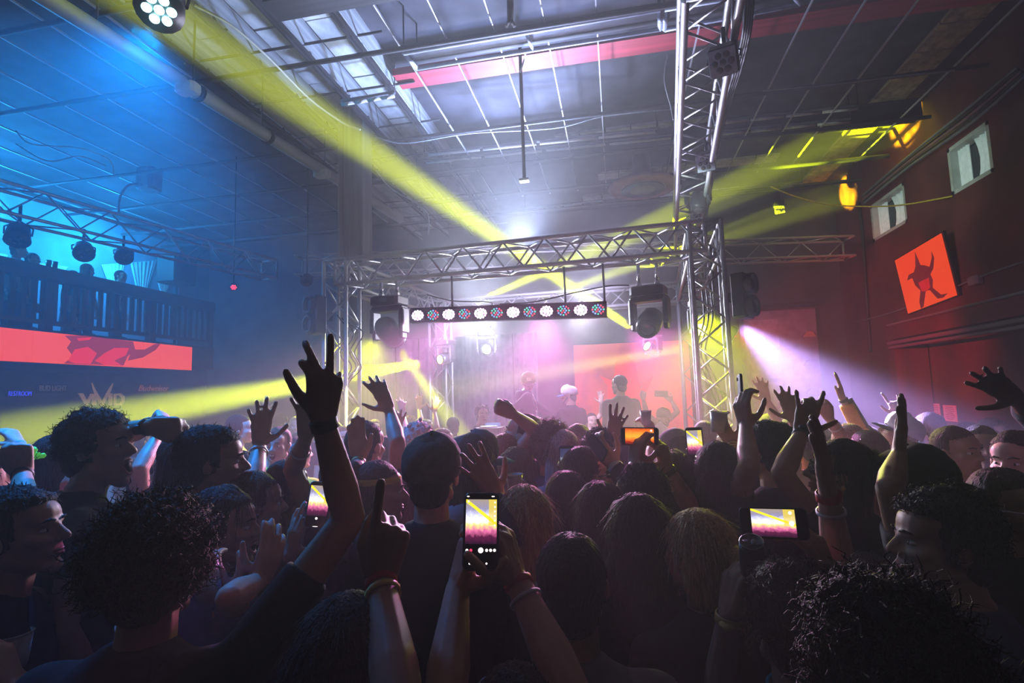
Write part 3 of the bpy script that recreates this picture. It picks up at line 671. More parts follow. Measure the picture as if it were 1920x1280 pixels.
# bar back wall and signs
barw = mat('bar_back', (.10, .06, .05), .6, 0, .4, 2, .1)
BX = -10.9
bb = struct('wall_bar', MB().box((BX - .05, 6.6, 1.4), (.1, 8.6, 2.8)), barw, 'dim brown wall behind the bar under the gallery', 'wall')
bt_ = thing('bar_counter', 'dark bar counter under the gallery', 'counter', (-9.9, 7.0, 0))
MB().bbox((0, 0, 1.08), (.7, 6.0, .08), .02).build('worktop', woodred, bt_); MB().box((.05, 0, .52), (.5, 5.9, 1.04)).build('front', barw, bt_)
def text_mesh(s, size, ext, shear=0.0, space=1.0, thin=0.0):
    cu = bpy.data.curves.new('t', 'FONT'); cu.body = s; cu.size = size; cu.extrude = ext; cu.shear = shear; cu.align_x = 'CENTER'; cu.align_y = 'CENTER'; cu.space_character = space; cu.offset = thin
    ob = bpy.data.objects.new('t', cu); COL.objects.link(ob); dg = bpy.context.evaluated_depsgraph_get(); dg.update()
    me = bpy.data.meshes.new_from_object(ob.evaluated_get(dg)); bpy.data.objects.remove(ob); return me
def text_obj(name, s, c, size, m, parent=None, shear=0.0, fit=None):
    me = text_mesh(s, size, .006, shear, thin=-.0035 if s == 'RESTROOM' else 0.0); me.materials.clear(); me.materials.append(m)
    o = bpy.data.objects.new(name, me); COL.objects.link(o)
    if fit:
        xs = [v.co.x for v in me.vertices]; k = fit / (max(xs) - min(xs))
        for v in me.vertices: v.co.x *= k
    o.rotation_euler = (math.pi / 2, 0, math.pi / 2)         # faces +X
    o.location = Vector(c); o.parent = parent
    return o
def sign(name, label, s, px, py, hpx, wpx, m, shear=0.0, backing=None):
    c = PL(px, py, 0, BX + .08); dd = np.dot(c - CAM, _f); y0 = PL(px - wpx / 2, py, 0, BX)[1]; y1 = PL(px + wpx / 2, py, 0, BX)[1]
    t = thing(name, label, 'sign', c)
    MB().box((-.03, 0, 0), (.02, abs(y1 - y0) * 1.12, hpx * dd / FPX * 1.7)).build('backing', backing or mat('sign_back', (.06, .03, .025), .5), t)
    text_obj('lettering', s, (0, 0, 0), hpx * dd / FPX * 1.4, m, t, shear, abs(y1 - y0)); return t
tan = mat('tan_letters', (.55, .36, .2), .6, emit=(.55, .30, .14), strength=.28)
dim = mat('dim_letters', (.4, .3, .24), .6, emit=(.4, .22, .14), strength=.12)
neon = mat('blue_neon', (.1, .1, .9), .4, emit=(.05, .06, 1.0), strength=1.0)
sign('neon_sign', 'small blue glowing RESTROOM sign at far left', 'RESTROOM', 38, 738, 9, 42, neon)
sign('bar_sign', 'dim BUD LIGHT sign behind the bar', 'BUD LIGHT', 100, 728, 10, 50, dim)
sign('bar_sign', 'script style Budweiser sign behind the bar', 'Budweiser', 288, 728, 11, 56, mat('rust_letters', (.5, .2, .12), .6, emit=(.5, .16, .08), strength=.3), .3, mat('rust_back', (.16, .03, .02), .5))
c = PL(191, 742, 0, BX + .005); dd = np.dot(c - CAM, _f)
t = thing('bar_sign', 'large tan VIVID sign with a tall swooping middle V', 'sign', c)
def sg(pix, nm='letter'):
    pts = [PL(a, b, 0, BX + .005) - c for a, b in pix]
    MB().prism([(p[1], p[2]) for p in pts], (0, 0, 0), V(0, 1, 0), V(0, 0, 1), V(1, 0, 0), .03).build(nm, tan, t)
sg([(146, 737), (154, 737), (162, 752), (169, 738), (174, 738), (163, 759), (160, 759)])
sg([(172, 738), (179, 738), (179, 759), (172, 759)])
sg([(171, 717), (177, 730), (190, 752), (192, 760), (187, 760), (180, 745), (174, 730)])
sg([(211, 718), (206, 733), (198, 748), (192, 760), (189, 757), (196, 742), (204, 728)])
sg([(203, 738), (209, 737), (209, 759), (203, 759)])
sg([(213, 738), (225, 737), (232, 743), (232, 753), (225, 760), (213, 760), (213, 738.1), (216.5, 741), (216.5, 756.5), (223, 756), (227.5, 751), (227.5, 745.5), (223, 741.2), (216.5, 740.9)])
# right wall screen, notices, fittings
cs = [PL(1680, 487, 0, XR - .22), PL(1763, 438, 0, XR - .22), PL(1795, 553, 0, XR - .06), PL(1703, 588, 0, XR - .06)]
t = thing('wall_screen', 'bright orange screen with a dark dancing figure on the right wall', 'screen', cs[3])
ux = cs[2] - cs[3]; uy = (cs[0] - cs[3] + cs[1] - cs[2]) / 2; un = nrm(np.cross(ux, uy)); 
if un[0] > 0: un = -un
MB().prism([(-.02, -.02), (1.02, -.02), (1.02, 1.02), (-.02, 1.02)], un * -.05, ux, uy, un, .045).build('cabinet', gearblack, t)
for i in range(2):
    for j in range(2): MB().prism([(i * .5, j * .5), (i * .5 + .498, j * .5), (i * .5 + .498, j * .5 + .498), (i * .5, j * .5 + .498)], (0, 0, 0), ux, uy, un, .004).build('panel', screen_mat('wall_orange', (1, .07, .01), (1, .055, .008), .9, .95, .4) if 'wall_orange' not in MATS else MATS['wall_orange'], t)
fig = [(.46, .95), (.50, .70), (.58, .66), (.66, .60), (.74, .72), (.76, .82), (.78, .70), (.72, .55), (.64, .48), (.66, .38), (.62, .26), (.74, .10), (.86, .08), (.76, .04), (.66, .06), (.56, .24), (.48, .26), (.36, .02), (.30, -.0), (.30, .12), (.38, .30), (.30, .42), (.28, .56), (.16, .56), (.22, .64), (.34, .64), (.40, .72)]
MB().prism(fig, un * .005, ux, uy, un, .002).build('screen_picture', mat('figure_shadow', (.05, .01, .01), .5, emit=(.13, .008, .012), strength=1), t)
MB().prism([(.38, .44), (.60, .44), (.58, .28), (.5, .24), (.40, .28)], un * .008, ux, uy, un, .002).build('screen_picture', mat('figure_red', (.3, .01, .01), .5, emit=(.35, .01, .015), strength=1), t)
bar('mount', cs[3] + (ux + uy) / 2 - un * .03, V(XR, *(cs[3] + (ux + uy) / 2)[1:]), .03, darkmetal, t, 8)
paper = mat('paper', (.62, .55, .45), .8, 0, .12, 30)
for k, (a, b, c2, d2, lb) in enumerate(((1728, 767, 1748, 792, 'white no smoking notice on the right wall'), (1748, 756, 1765, 790, 'narrow paper notice between the other two'), (1768, 759, 1796, 791, 'wide tan paper notice on the right wall'))):
    p, q = PL(a, b, 0, XR - .03), PL(c2, d2, 0, XR - .03)
    t = thing('wall_notice', lb, 'notice', (p + q) / 2)
    MB().box((0, 0, 0), (.01, abs(p[1] - q[1]), abs(p[2] - q[2]))).build('sheet', paper, t)
    if k == 0:
        r = abs(p[2] - q[2]) * .3; qn, kn = circ(20)
        MB().rings([np.stack([0 * qn - .008, qn * rr, kn * rr], 1) for rr in (r, r * .8)], 20, cap=False).build('prohibition_ring', mat('notice_ink', (.12, .05, .05), .7), t)
        MB().box((-.009, 0, 0), (.004, r * 1.7, r * .18), Matrix.Rotation(.7, 3, 'X')).build('prohibition_bar', MATS['notice_ink'], t)
        MB().box((-.008, 0, .0), (.003, r * 1.1, r * .15)).build('cigarette', MATS['notice_ink'], t)
    else:
        for j in range(7): MB().box((-.007, 0, abs(p[2] - q[2]) * (.38 - .12 * j)), (.003, abs(p[1] - q[1]) * (.7 if j % 3 else .5), .006)).build('text_line', mat('notice_ink', (.12, .05, .05)), t)
o = MB().bbox(PL(1829, 526, 0, XR - .05), (.1, .22, .14), .02).build('junction_box', greypaint); tag(o, 'small grey junction box on the right wall', 'box')
cable('cable', [PL(1600, 605, 0, XR - .05), PL(1690, 580, 0, XR - .05), PL(1830, 522, 0, XR - .05), PL(1930, 488, 0, XR - .05)], .014, greypaint, 'thin conduit rising along the right wall past the screen')

# ------------------------------------------------------------------ people: helpers
SKINS = [mat('skin_light', (.47, .29, .21), .5, 0, .1, 14, .05, spec=.3), mat('skin_tan', (.33, .19, .125), .5, 0, .1, 14, .05, spec=.3), mat('skin_brown', (.17, .09, .055), .5, 0, .1, 14, .05, spec=.3)]
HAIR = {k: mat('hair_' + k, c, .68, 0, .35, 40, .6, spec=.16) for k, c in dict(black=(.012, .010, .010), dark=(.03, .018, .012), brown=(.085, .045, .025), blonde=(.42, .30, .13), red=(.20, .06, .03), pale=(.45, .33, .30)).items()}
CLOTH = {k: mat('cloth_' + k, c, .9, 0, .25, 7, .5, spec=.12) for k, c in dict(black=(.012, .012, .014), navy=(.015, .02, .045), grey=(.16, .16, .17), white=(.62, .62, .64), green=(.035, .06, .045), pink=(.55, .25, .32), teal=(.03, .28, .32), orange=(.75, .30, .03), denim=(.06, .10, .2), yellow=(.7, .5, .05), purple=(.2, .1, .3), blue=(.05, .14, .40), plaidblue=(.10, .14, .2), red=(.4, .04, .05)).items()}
for _m in HAIR.values():                                   # fine strands along the fall of the hair
    _n = _m.node_tree; _no = [q for q in _n.nodes if q.type == 'TEX_NOISE'][0]; _tc = [q for q in _n.nodes if q.type == 'TEX_COORD'][0]
    _mp = _n.nodes.new('ShaderNodeMapping'); _mp.inputs['Scale'].default_value = (1, 1, .1); _n.links.new(_tc.outputs['Object'], _mp.inputs['Vector']); _n.links.new(_mp.outputs[0], _no.inputs['Vector'])
    _no.inputs['Scale'].default_value = 150
eyew = mat('eye_white', (.75, .72, .70), .2); eyed = mat('eye_dark', (.02, .012, .01), .15); mouthm = mat('mouth_dark', (.05, .008, .01), .5); teethm = mat('teeth', (.8, .76, .68), .3); lipm = mat('lips', (.42, .16, .14), .45)
denim = mat('trouser_denim', (.03, .04, .07), .85, 0, .3, 8, .3); shoem = mat('shoe_black', (.02, .02, .02), .6)
bandm = {k: mat('band_' + k, c, .5) for k, c in dict(red=(.5, .02, .03), white=(.6, .58, .55), black=(.02, .02, .02), gold=(.7, .5, .15), blue=(.05, .25, .7), silver=(.6, .6, .62)).items()}

def plaid_mat():
    m = CLOTH['plaidblue']; n = m.node_tree; b = n.nodes['Principled BSDF']; tc = [q for q in n.nodes if q.type == 'TEX_COORD'][0]; src = None
    for d, c in (('X', (.30, .33, .36)), ('Z', (.02, .03, .06))):
        wv = n.nodes.new('ShaderNodeTexWave'); wv.bands_direction = d; wv.inputs['Scale'].default_value = 9; n.links.new(tc.outputs['Object'], wv.inputs['Vector'])
        gt = n.nodes.new('ShaderNodeMath'); gt.operation = 'GREATER_THAN'; gt.inputs[1].default_value = .72; n.links.new(wv.outputs['Fac'], gt.inputs[0])
        mx = n.nodes.new('ShaderNodeMix'); mx.data_type = 'RGBA'; n.links.new(gt.outputs[0], mx.inputs[0]); mx.inputs[7].default_value = (*c, 1)
        if src is None: mx.inputs[6].default_value = (.07, .10, .17, 1)
        else: n.links.new(src, mx.inputs[6])
        src = mx.outputs[2]
    n.links.new(src, b.inputs['Base Color'])
plaid_mat()
POSES = {   # index, middle, ring, pinky: (mcp, pip, dip) curls; spreads; thumb (out, curl)
 'open': ([(8, 10, 6), (6, 10, 6), (8, 12, 8), (12, 14, 8)], (13, 2, -8, -20), (48, 12)),
 'flat': ([(4, 4, 3)] * 4, (3, 1, -1, -3), (22, 8)),
 'relaxed': ([(18, 28, 14), (22, 32, 16), (26, 34, 18), (30, 36, 18)], (6, 1, -5, -11), (38, 18)),
 'point': ([(2, 4, 3), (78, 92, 55), (80, 95, 55), (82, 95, 55)], (2, 0, -2, -4), (12, 48)),
 'fist': ([(78, 92, 55), (80, 92, 55), (80, 95, 55), (82, 95, 55)], (2, 0, -2, -4), (14, 50)),
 'grip': ([(34, 48, 28), (36, 50, 28), (38, 50, 28), (40, 50, 28)], (5, 1, -3, -7), (40, 28)),
 'horns': ([(4, 6, 4), (78, 92, 55), (80, 92, 55), (6, 8, 6)], (6, 0, -2, -16), (35, 30)),
 'ring': ([(34, 58, 34), (18, 26, 14), (2, 4, 3), (66, 82, 50)], (40, 30, 3, -6), (34, 4)),
 'pinch': ([(42, 55, 30), (30, 40, 20), (22, 30, 18), (16, 22, 14)], (4, 1, -6, -14), (24, 36)),
 'shaka': ([(14, 18, 10), (36, 46, 20), (40, 50, 24), (6, 8, 6)], (8, 1, -4, -20), (50, 6)),
}
FL_ = [(.044, .027, .021), (.048, .031, .022), (.045, .029, .021), (.034, .021, .019)]
FB = [(.030, .094), (.010, .098), (-.011, .093), (-.030, .084)]       # knuckles (towards thumb +, along hand)
def hand_prims(wr, d, pn, side, pose, s=1.0):
    """wr wrist, d direction of the hand, pn palm normal, side R/L"""
    d = nrm(d); pn = nrm(pn - d * np.dot(pn, d)); th = np.cross(d, pn) if side == 'R' else np.cross(pn, d)
    cur, spr, tb = POSES[pose] if isinstance(pose, str) else pose
    B = np.stack([th, pn, d], 1)
    out = []
    def W(x, y, z): return wr + B @ (V(x, y, z) * s)
    for i, (kx, kz) in enumerate(FB):
        out.append((W(kx * .55, 0, .005), W(kx, 0, kz), .0175 * s, .0140 * s))
        a = 0.0; sp = math.radians(spr[i]); p = V(kx, 0, kz)
        for j in range(3):
            a += math.radians(cur[i][j]); L = FL_[i][j]
            q = p + V(math.sin(sp) * math.cos(a), math.sin(a), math.cos(a) * math.cos(sp)) * L
            r0 = (.0106, .0104, .0104)[j] * (1 - .1 * (i == 3)); out.append((W(*p), W(*q), r0 * s, (r0 - .0003) * s)); p = q
    out.append((W(.012, .004, .05), W(-.014, .004, .05), .0165 * s, .0165 * s))
    out.append((W(0, .002, -.01), W(0, .002, .03), .021 * s, .022 * s))
    o, c = math.radians(tb[0]), math.radians(tb[1]); p = V(.022, .010, .018)
    q = p + V(math.sin(o + .25), .35 * math.sin(c) + .12, math.cos(o + .25)) * .044; out.append((W(*p), W(*q), .0185 * s, .0135 * s))
    p = q; q = p + V(math.sin(o - c * .5), .8 * math.sin(c), math.cos(o - c * .5)) * .034; out.append((W(*p), W(*q), .0132 * s, .0118 * s))
    p = q; q = p + V(math.sin(o - c * 1.1), 1.0 * math.sin(c), math.cos(o - c * 1.1)) * .026; out.append((W(*p), W(*q), .0118 * s, .0098 * s))
    return out
def head_prims(yell=0.0):
    j = yell
    return [('e', (0, -.018, .036), (.077, .096, .084)), ('e', (0, .020, -.020), (.064, .072, .088)), ('e', (0, .045, .045), (.062, .048, .05)),
        ((-.048, -.005, -.055 - .01 * j), (-.008, .066, -.098 - .028 * j), .025, .021), ((.048, -.005, -.055 - .01 * j), (.008, .066, -.098 - .028 * j), .025, .021),
        ((-.006, .072, -.098 - .028 * j), (.006, .072, -.098 - .028 * j), .020, .020), ('e', (0, .03, -.075 - .012 * j), (.048, .05, .035)),
        ((0, .084, .018), (0, .112, -.022), .0085, .0125), ((-.012, .098, -.027), (.012, .098, -.027), .0095, .0095),
        ((-.036, .076, .026), (-.010, .087, .022), .0115, .011), ((.036, .076, .026), (.010, .087, .022), .0115, .011),
        ((-.046, .055, -.018), (-.03, .072, -.022), .021, .017), ((.046, .055, -.018), (.03, .072, -.022), .021, .017),
        ((-.019, .082, -.052), (.019, .082, -.052), .0085, .0085), ((-.016, .082, -.066 - .030 * j), (.016, .082, -.066 - .030 * j), .009, .009),
        ((-.019, .078, -.052), (-.016, .078, -.066 - .03 * j), .011, .011), ((.019, .078, -.052), (.016, .078, -.066 - .03 * j), .011, .011),
        ('e', (-.079, -.012, -.004), (.011, .020, .031)), ('e', (.079, -.012, -.004), (.011, .020, .031))]
def ribbon(mb, pts, wd, sv):
    pts = np.array(pts); n = len(pts); k = np.linspace(1, .25, n)[:, None] * wd / 2
    v = np.empty((2 * n, 3)); v[0::2] = pts - sv * k; v[1::2] = pts + sv * k
    mb.add(v, [(2 * i, 2 * i + 1, 2 * i + 3, 2 * i + 2) for i in range(n - 1)])
ICO = None
def ico():
    global ICO
    if ICO is None:
        t = (1 + 5 ** .5) / 2; v = np.array([(-1, t, 0), (1, t, 0), (-1, -t, 0), (1, -t, 0), (0, -1, t), (0, 1, t), (0, -1, -t), (0, 1, -t), (t, 0, -1), (t, 0, 1), (-t, 0, -1), (-t, 0, 1)]) / math.sqrt(1 + t * t)
        f = [(0, 11, 5), (0, 5, 1), (0, 1, 7), (0, 7, 10), (0, 10, 11), (1, 5, 9), (5, 11, 4), (11, 10, 2), (10, 7, 6), (7, 1, 8), (3, 9, 4), (3, 4, 2), (3, 2, 6), (3, 6, 8), (3, 8, 9), (4, 9, 5), (2, 4, 11), (6, 2, 10), (8, 6, 7), (9, 8, 1)]
        ICO = (v, f)
    return ICO
def scalp(rg, amp, fr, grow):
    sd = rg.uniform(0, 50)
    def fn(p):
        k = 1 + amp * mnoise.noise(Vector((p[0] * fr + sd, p[1] * fr, p[2] * fr))) + (amp * .6 * mnoise.noise(Vector((p[0] * 11 + sd, p[1] * 11, p[2] * 11))) if amp > .05 else .012 * mnoise.noise(Vector((p[0] * 16 + sd, p[1] * 16, p[2] * 5))))
        if amp < .11: k += .016 * math.sin(math.atan2(p[0], p[1] + .25) * 26 + 4 * mnoise.noise(Vector((p[0] * 3, p[1] * 3 + sd, p[2] * 3)))) * min(1, 3 * math.hypot(p[0], p[1] + .25))
        if p[1] > .30 and p[2] < .38: k *= .74 if p[1] > .5 else .86
        return k
    return fn
def hair_mesh(style, rg, dens):
    """head-local hair; dens scales the amount of loose strands"""
    mb = MB(); c = V(0, -.022, .040)
    if style == 'bald': return None
    vol = dict(short=1.0, crop=.97, curly=1.12, bigcurly=1.32, long=1.05, bun=1.03, pony=1.03, wavy=1.1, messy=1.08).get(style, 1.0)
    amp = dict(curly=.16, bigcurly=.2, messy=.10, wavy=.08).get(style, .035)
    rad = V(.086, .104, .094) * vol; fn = scalp(rg, amp, 4.0 if amp > .1 else 2.5, vol)
    hi = dens > .4
    mb.ell(c, rad, n=(96 if dens > .9 and amp < .11 else 48) if hi else 22, k=26 if hi else 14, fn=fn)
    mb.ell((0, -.055, -.030), (.068 * min(vol, 1.1), .058 * min(vol, 1.15), .072), n=16, k=9)
    def surf():
        while True:
            p = V(rg.gauss(0, 1), rg.gauss(0, 1), rg.gauss(0, 1)); p = nrm(p)
            if p[1] > .35 and p[2] < .42: continue
            if p[2] < -.55: continue
            return p, c + rad * p * fn(p) * .97
    if style in ('curly', 'bigcurly') and dens < .4:
        v, f = ico()
        for i in range(90):
            p, q = surf(); r = rg.uniform(.009, .015)
            mb.add(q + p * r * .2 + v * r * np.array([rg.uniform(.7, 1.2) for _ in range(3)]), f)
    if style in ('long', 'pony', 'wavy'):
        lens = {'long': .34, 'pony': .12, 'wavy': .26}[style]; R = []; n = 30
        for i in range(9):
            t = i / 8; z = .05 - t * (lens + .05); pts = []
            wx = .088 + .022 * math.sin(min(1, t * 1.4) * 2.2); wy = .085 - .03 * t; oy = -.03 - .045 * t
            for j in range(n):
                a = 2 * math.pi * j / n; k = 1 + .05 * math.sin(j * 2.6 + i * .4) + (.10 * math.sin(i * 2.2 + j * .9) if style == 'wavy' else 0)
                y = math.sin(a) * wy * k
                if y > 0: y *= .45
                pts.append((math.cos(a) * wx * k * (1 - .25 * (t > .95)), oy + y, z))
            R.append(np.array(pts))
        mb.rings(R, n)
    if style == 'bun': mb.ell((0, -.10, .10), (.045, .045, .04), n=12, k=8, fn=scalp(rg, .12, 3, 1))
    if style == 'pony':
        mb.poly([V(0, -.11, .05), V(0, -.16, .02), V(0, -.165, -.10), V(0.01, -.15, -.24)], [.022, .034, .03, .006], 12)
    # loose strands
    N = int(dict(short=700, crop=500, curly=900, bigcurly=1500, long=380, bun=260, pony=300, wavy=420, messy=900).get(style, 300) * dens)
    for i in range(N):
        p, q = surf()
        if style in ('curly', 'bigcurly'):
            r = rg.uniform(.006, .011); L = rg.uniform(.012, .05 if style == 'bigcurly' else .036); x, y, z = frame(nrm(p + V(rg.gauss(0, .5), rg.gauss(0, .5), rg.gauss(-.2, .4)))); ph = rg.uniform(0, 6); tw = rg.uniform(6, 11)
            pts = [q - p * .006 + z * L * t + (x * math.cos(ph + tw * t) + y * math.sin(ph + tw * t)) * r for t in (0, .14, .28, .42, .56, .7, .85, 1)]; wd = .0055
        elif style in ('long', 'wavy', 'pony'):
            L = rg.uniform(.06, .16); dn = nrm(V(p[0] * .2, -.3, -1)); off = rg.uniform(.000, .008)
            pts = [q + p * off * (1 - t) + (dn - p * np.dot(dn, p)) * L * t + V(rg.uniform(-.004, .004), 0, 0) for t in (0, .33, .66, 1)]; wd = .004
        else:
            L = rg.uniform(.012, .032) * (1.35 if style == 'messy' else 1) * (.5 if style == 'crop' else 1)
            tn = V(rg.gauss(0, .5), rg.gauss(.1, .6), rg.gauss(-.1, .5)); tn = tn - p * np.dot(tn, p); dr = nrm(tn + p * rg.uniform(.05, .5 if style == 'messy' else .22))
            pts = [q + dr * L * t - p * .35 * L * t * t for t in (0, .4, 1)]; wd = .0045
        sv = nrm(np.cross(p, pts[-1] - pts[0]) + V(1e-5, 0, 0)); ribbon(mb, pts, wd, sv)
    return mb
def cap_mesh(kind):
    """head-local: 'cap' brim forward (+y), 'bucket', 'beanie'"""
    mb = MB(); q, k = circ(24); R = []
    prof = {'cap': ((-.012, .99), (.02, 1.03), (.055, 1.0), (.082, .86), (.103, .58), (.112, .12)), 'bucket': ((-.03, 1.06), (.02, 1.02), (.07, .98), (.105, .86), (.12, .5), (.123, .1)), 'beanie': ((-.02, 1.0), (.03, 1.05), (.075, 1.0), (.11, .8), (.14, .45), (.15, .1))}[kind]
    for z, s in prof: R.append(np.stack([q * .090 * s, k * .108 * s - .016, 0 * q + z + .020 + .012 * k], 1))
    mb.rings(R, 24)
    return mb
def brim_mesh(kind):
    mb = MB()
    if kind == 'cap':
        for dz in (0,):
            R = []
            for r in (0, .25, .5, .75, 1):
                pts = []
                for j in range(13):
                    a = (j / 12 - .5) * 2.5; x = math.sin(a) * .084; y = math.cos(a) * .098 - .012
                    e = math.cos(a * .62) ** 1.2 * .072 * r
                    pts.append((x * (1 - .05 * r), y + e, .020 - .020 * r * r - .9 * x * x * 1.5 - (.006 if dz else 0)))
                R.append(np.array(pts))
            mb.rings(R, 13, closed=False)
    else:
        q, k = circ(28); mb.rings([np.stack([q * .092 * s, k * .110 * s - .016, 0 * q + z + .012 * k], 1) for s, z in ((1.02, .015), (1.25, -.012), (1.42, -.035), (1.40, -.038), (1.22, -.016), (1.0, .008))], 28, cap=False)
    return mb
# shared trousers + shoes
def _legs():
    mb = MB()
    for s in (-1, 1):
        mb.rings([np.stack([circ(10)[0] * rx + s * x, circ(10)[1] * ry + y, 0 * circ(10)[0] + z], 1) for z, rx, ry, x, y in ((.06, .06, .075, .115, 0), (.25, .068, .08, .11, -.01), (.50, .075, .085, .10, .01), (.75, .092, .10, .09, 0), (.92, .095, .115, .075, 0))], 10)
    mb.rings([np.stack([circ(14)[0] * rx, circ(14)[1] * ry, 0 * circ(14)[0] + z], 1) for z, rx, ry in ((.80, .15, .11), (.9, .172, .12), (1.0, .165, .115))], 14)
    return mb
TR = _legs().mesh('trousers', True); TR.materials.append(denim)
def _shoes():
    mb = MB()
    for s in (-1, 1):
        mb.rings([np.stack([circ(10)[0] * rx + s * .115, circ(10)[1] * ry + y, 0 * circ(10)[0] + z], 1) for z, rx, ry, y in ((0, .05, .14, .05), (.03, .052, .142, .05), (.07, .045, .11, .03), (.1, .04, .06, -.02))], 10)
    return mb
SH = _shoes().mesh('shoes', True); SH.materials.append(shoem)

PEOPLE = 0; NTRI = 0
def solve_arm(S, e, w, dh, s, far):
    """elbow and wrist depths along their pixel rays that give human arm lengths"""
    d0 = np.dot(S - CAM, _f)
    de = np.linspace(max(.35, d0 - .45), d0 + .45, 61); re_ = ray(*e); rw = ray(*w)
    E = CAM + re_[None] * de[:, None]
    if dh is not None: Wd = np.array([dh])
    else: Wd = np.linspace(max(.3, d0 - .6), d0 + .6, 81)
    W = CAM + rw[None] * Wd[:, None]
    se = np.linalg.norm(E - S, axis=1)[:, None]; ew = np.linalg.norm(E[:, None] - W[None], axis=2)
    cost = (se - .29 * s) ** 2 + (ew - .25 * s) ** 2 + .004 * (de[:, None] - d0) ** 2 + .004 * (Wd[None] - d0 - far) ** 2
    i, j = np.unravel_index(np.argmin(cost), cost.shape)
    return E[i], W[j]
def person(label, hx, hy, zc, yaw=0, pitch=0, roll=0, byaw=None, hair=('short', 'black'), cap=None, shirt='black', sleeve=.5, skin=0, arms=(), yell=0, s=1.0, face=None, floor=0.0, glasses=None, bands=(), beard=None, group=None, lean=0.0, extra=None, strand=None, wide=1.0, nk=.208):
    global PEOPLE
    PEOPLE += 1; rg = random.Random(PEOPLE * 13 + 5)
    H = P(hx, hy, zc)
    def basis(yw, pt=0, rl=0):
        yw, pt, rl = math.radians(yw), math.radians(pt), math.radians(rl)
        f = F0 * math.cos(yw) + R0 * math.sin(yw); r = R0 * math.cos(yw) - F0 * math.sin(yw)
        f2 = f * math.cos(pt) + Z0 * math.sin(pt); u = -f * math.sin(pt) + Z0 * math.cos(pt)
        return np.stack([r * math.cos(rl) - u * math.sin(rl), f2, u * math.cos(rl) + r * math.sin(rl)], 1)
    HB = basis(yaw, pitch, roll); BB = basis(yaw * .45 if byaw is None else byaw)
    zs = H[2] - nk * s                                            # shoulder height
    NB = H + HB @ V(0, -.03, -.06) * s; C = V(H[0], H[1], 0) + BB @ V(0, -.05 - lean, 0) * s; C[2] = zs
    root = thing('person', label, 'person', (C[0], C[1], floor), group); off = V(C[0], C[1], floor)
    near = zc < 1.45
    vx = .0046 if zc < 1.2 else (.0058 if zc < 1.9 else (.0072 if zc < 2.6 else (.0088 if zc < 4.5 else .011)))
    mb = MB(); T3 = lambda p: H + HB @ (V(*p) * s)
    for pr in head_prims(yell):
        if pr[0] == 'e': mb.ell(T3(pr[1]), V(*pr[2]) * s, HB, 14, 9)
        else: mb.rc(T3(pr[0]), T3(pr[1]), pr[2] * s, pr[3] * s, 8)
    nr = .056 if s > .95 else .048
    mb.rc(T3((0, -.022, -.055)), C + BB @ V(0, .01, .03) * s, nr * s, (nr + .006) * s, 12)
    mb.rc(C + BB @ V(0, .0, .05) * s, C + BB @ V(0, 0, -.12) * s, .06 * s, .09 * s, 10)
    arm_s = {}
    for a in arms: arm_s[a[0]] = a
    sleeves = []; wrists = {}
    for side in 'RL':
        sg_ = 1 if side == 'R' else -1
        S = C + BB @ V(sg_ * .182 * wide, 0, -.03) * s
        if side in arm_s:
            a = arm_s[side]; e, w_, t_ = a[1], a[2], a[3]; pose = a[4]; rl = a[5] if len(a) > 5 else 0; dh = a[6] if len(a) > 6 else None; tilt = a[7] if len(a) > 7 else 0.0
            S = S + V(0, 0, .035) * s
            E, W = solve_arm(S, e, w_, dh, s, 0)
            dW = np.dot(W - CAM, _f); d = nrm(P(*t_, dW) - W + _f * .18 * tilt)
            # palm normal: roll 0 = palm away from the camera
            pn = nrm(W - CAM); pn = nrm(pn - d * np.dot(pn, d)); sd = np.cross(d, pn); r_ = math.radians(rl); pn = pn * math.cos(r_) + sd * math.sin(r_)
            hd = hand_prims(W, d, pn, side, pose, s)
        else:
            E = S + BB @ V(sg_ * .05, -.03, -.28) * s; W = E + BB @ V(sg_ * -.02, .09, -.235) * s
            hd = hand_prims(W, W - E, BB @ V(-sg_, 0, 0), side, 'relaxed', s)
        wrists[side] = (E, W)
        mb.rc(C + BB @ V(sg_ * .05, 0, -.03) * s, S, .055 * s, .052 * s, 10)
        mb.rc(S, E, .050 * s, .039 * s, 10); m_ = E + (W - E) * .3
        mb.rc(E, m_, .038 * s, .0415 * s, 10); mb.rc(m_, W, .0415 * s, .0255 * s, 10)
        if vx < .01 or side in arm_s:
            for p0, p1, r0, r1 in hd: mb.rc(p0, p1, r0, r1, 7)
        else:
            for p0, p1, r0, r1 in hd: mb.rc(p0, p1, r0 * 1.15, r1 * 1.15, 6)
        if sleeve > 0:
            u = min(1.0, sleeve) ; sleeves.append((S, S + (E - S) * min(1, u * 1.0), .064, .056 if u < 1 else .05))
            if sleeve > 1: sleeves.append((E, E + (W - E) * min(1, sleeve - 1), .05, .05 if sleeve < 1.9 else .037))
    ob = mb.build('body', SKINS[skin], root, True, off)
    rm = ob.modifiers.new('fuse', 'REMESH'); rm.mode = 'VOXEL'; rm.voxel_size = vx * (1 if s > .6 else s); rm.use_smooth_shade = True
    sm = ob.modifiers.new('soften', 'SMOOTH'); sm.factor = .5; sm.iterations = 2 if vx < .007 else 1
    # shirt
    mb = MB(); n = 20; cc, ss = circ(n); R = []
    hip = max(.5, zs - .55 * s)
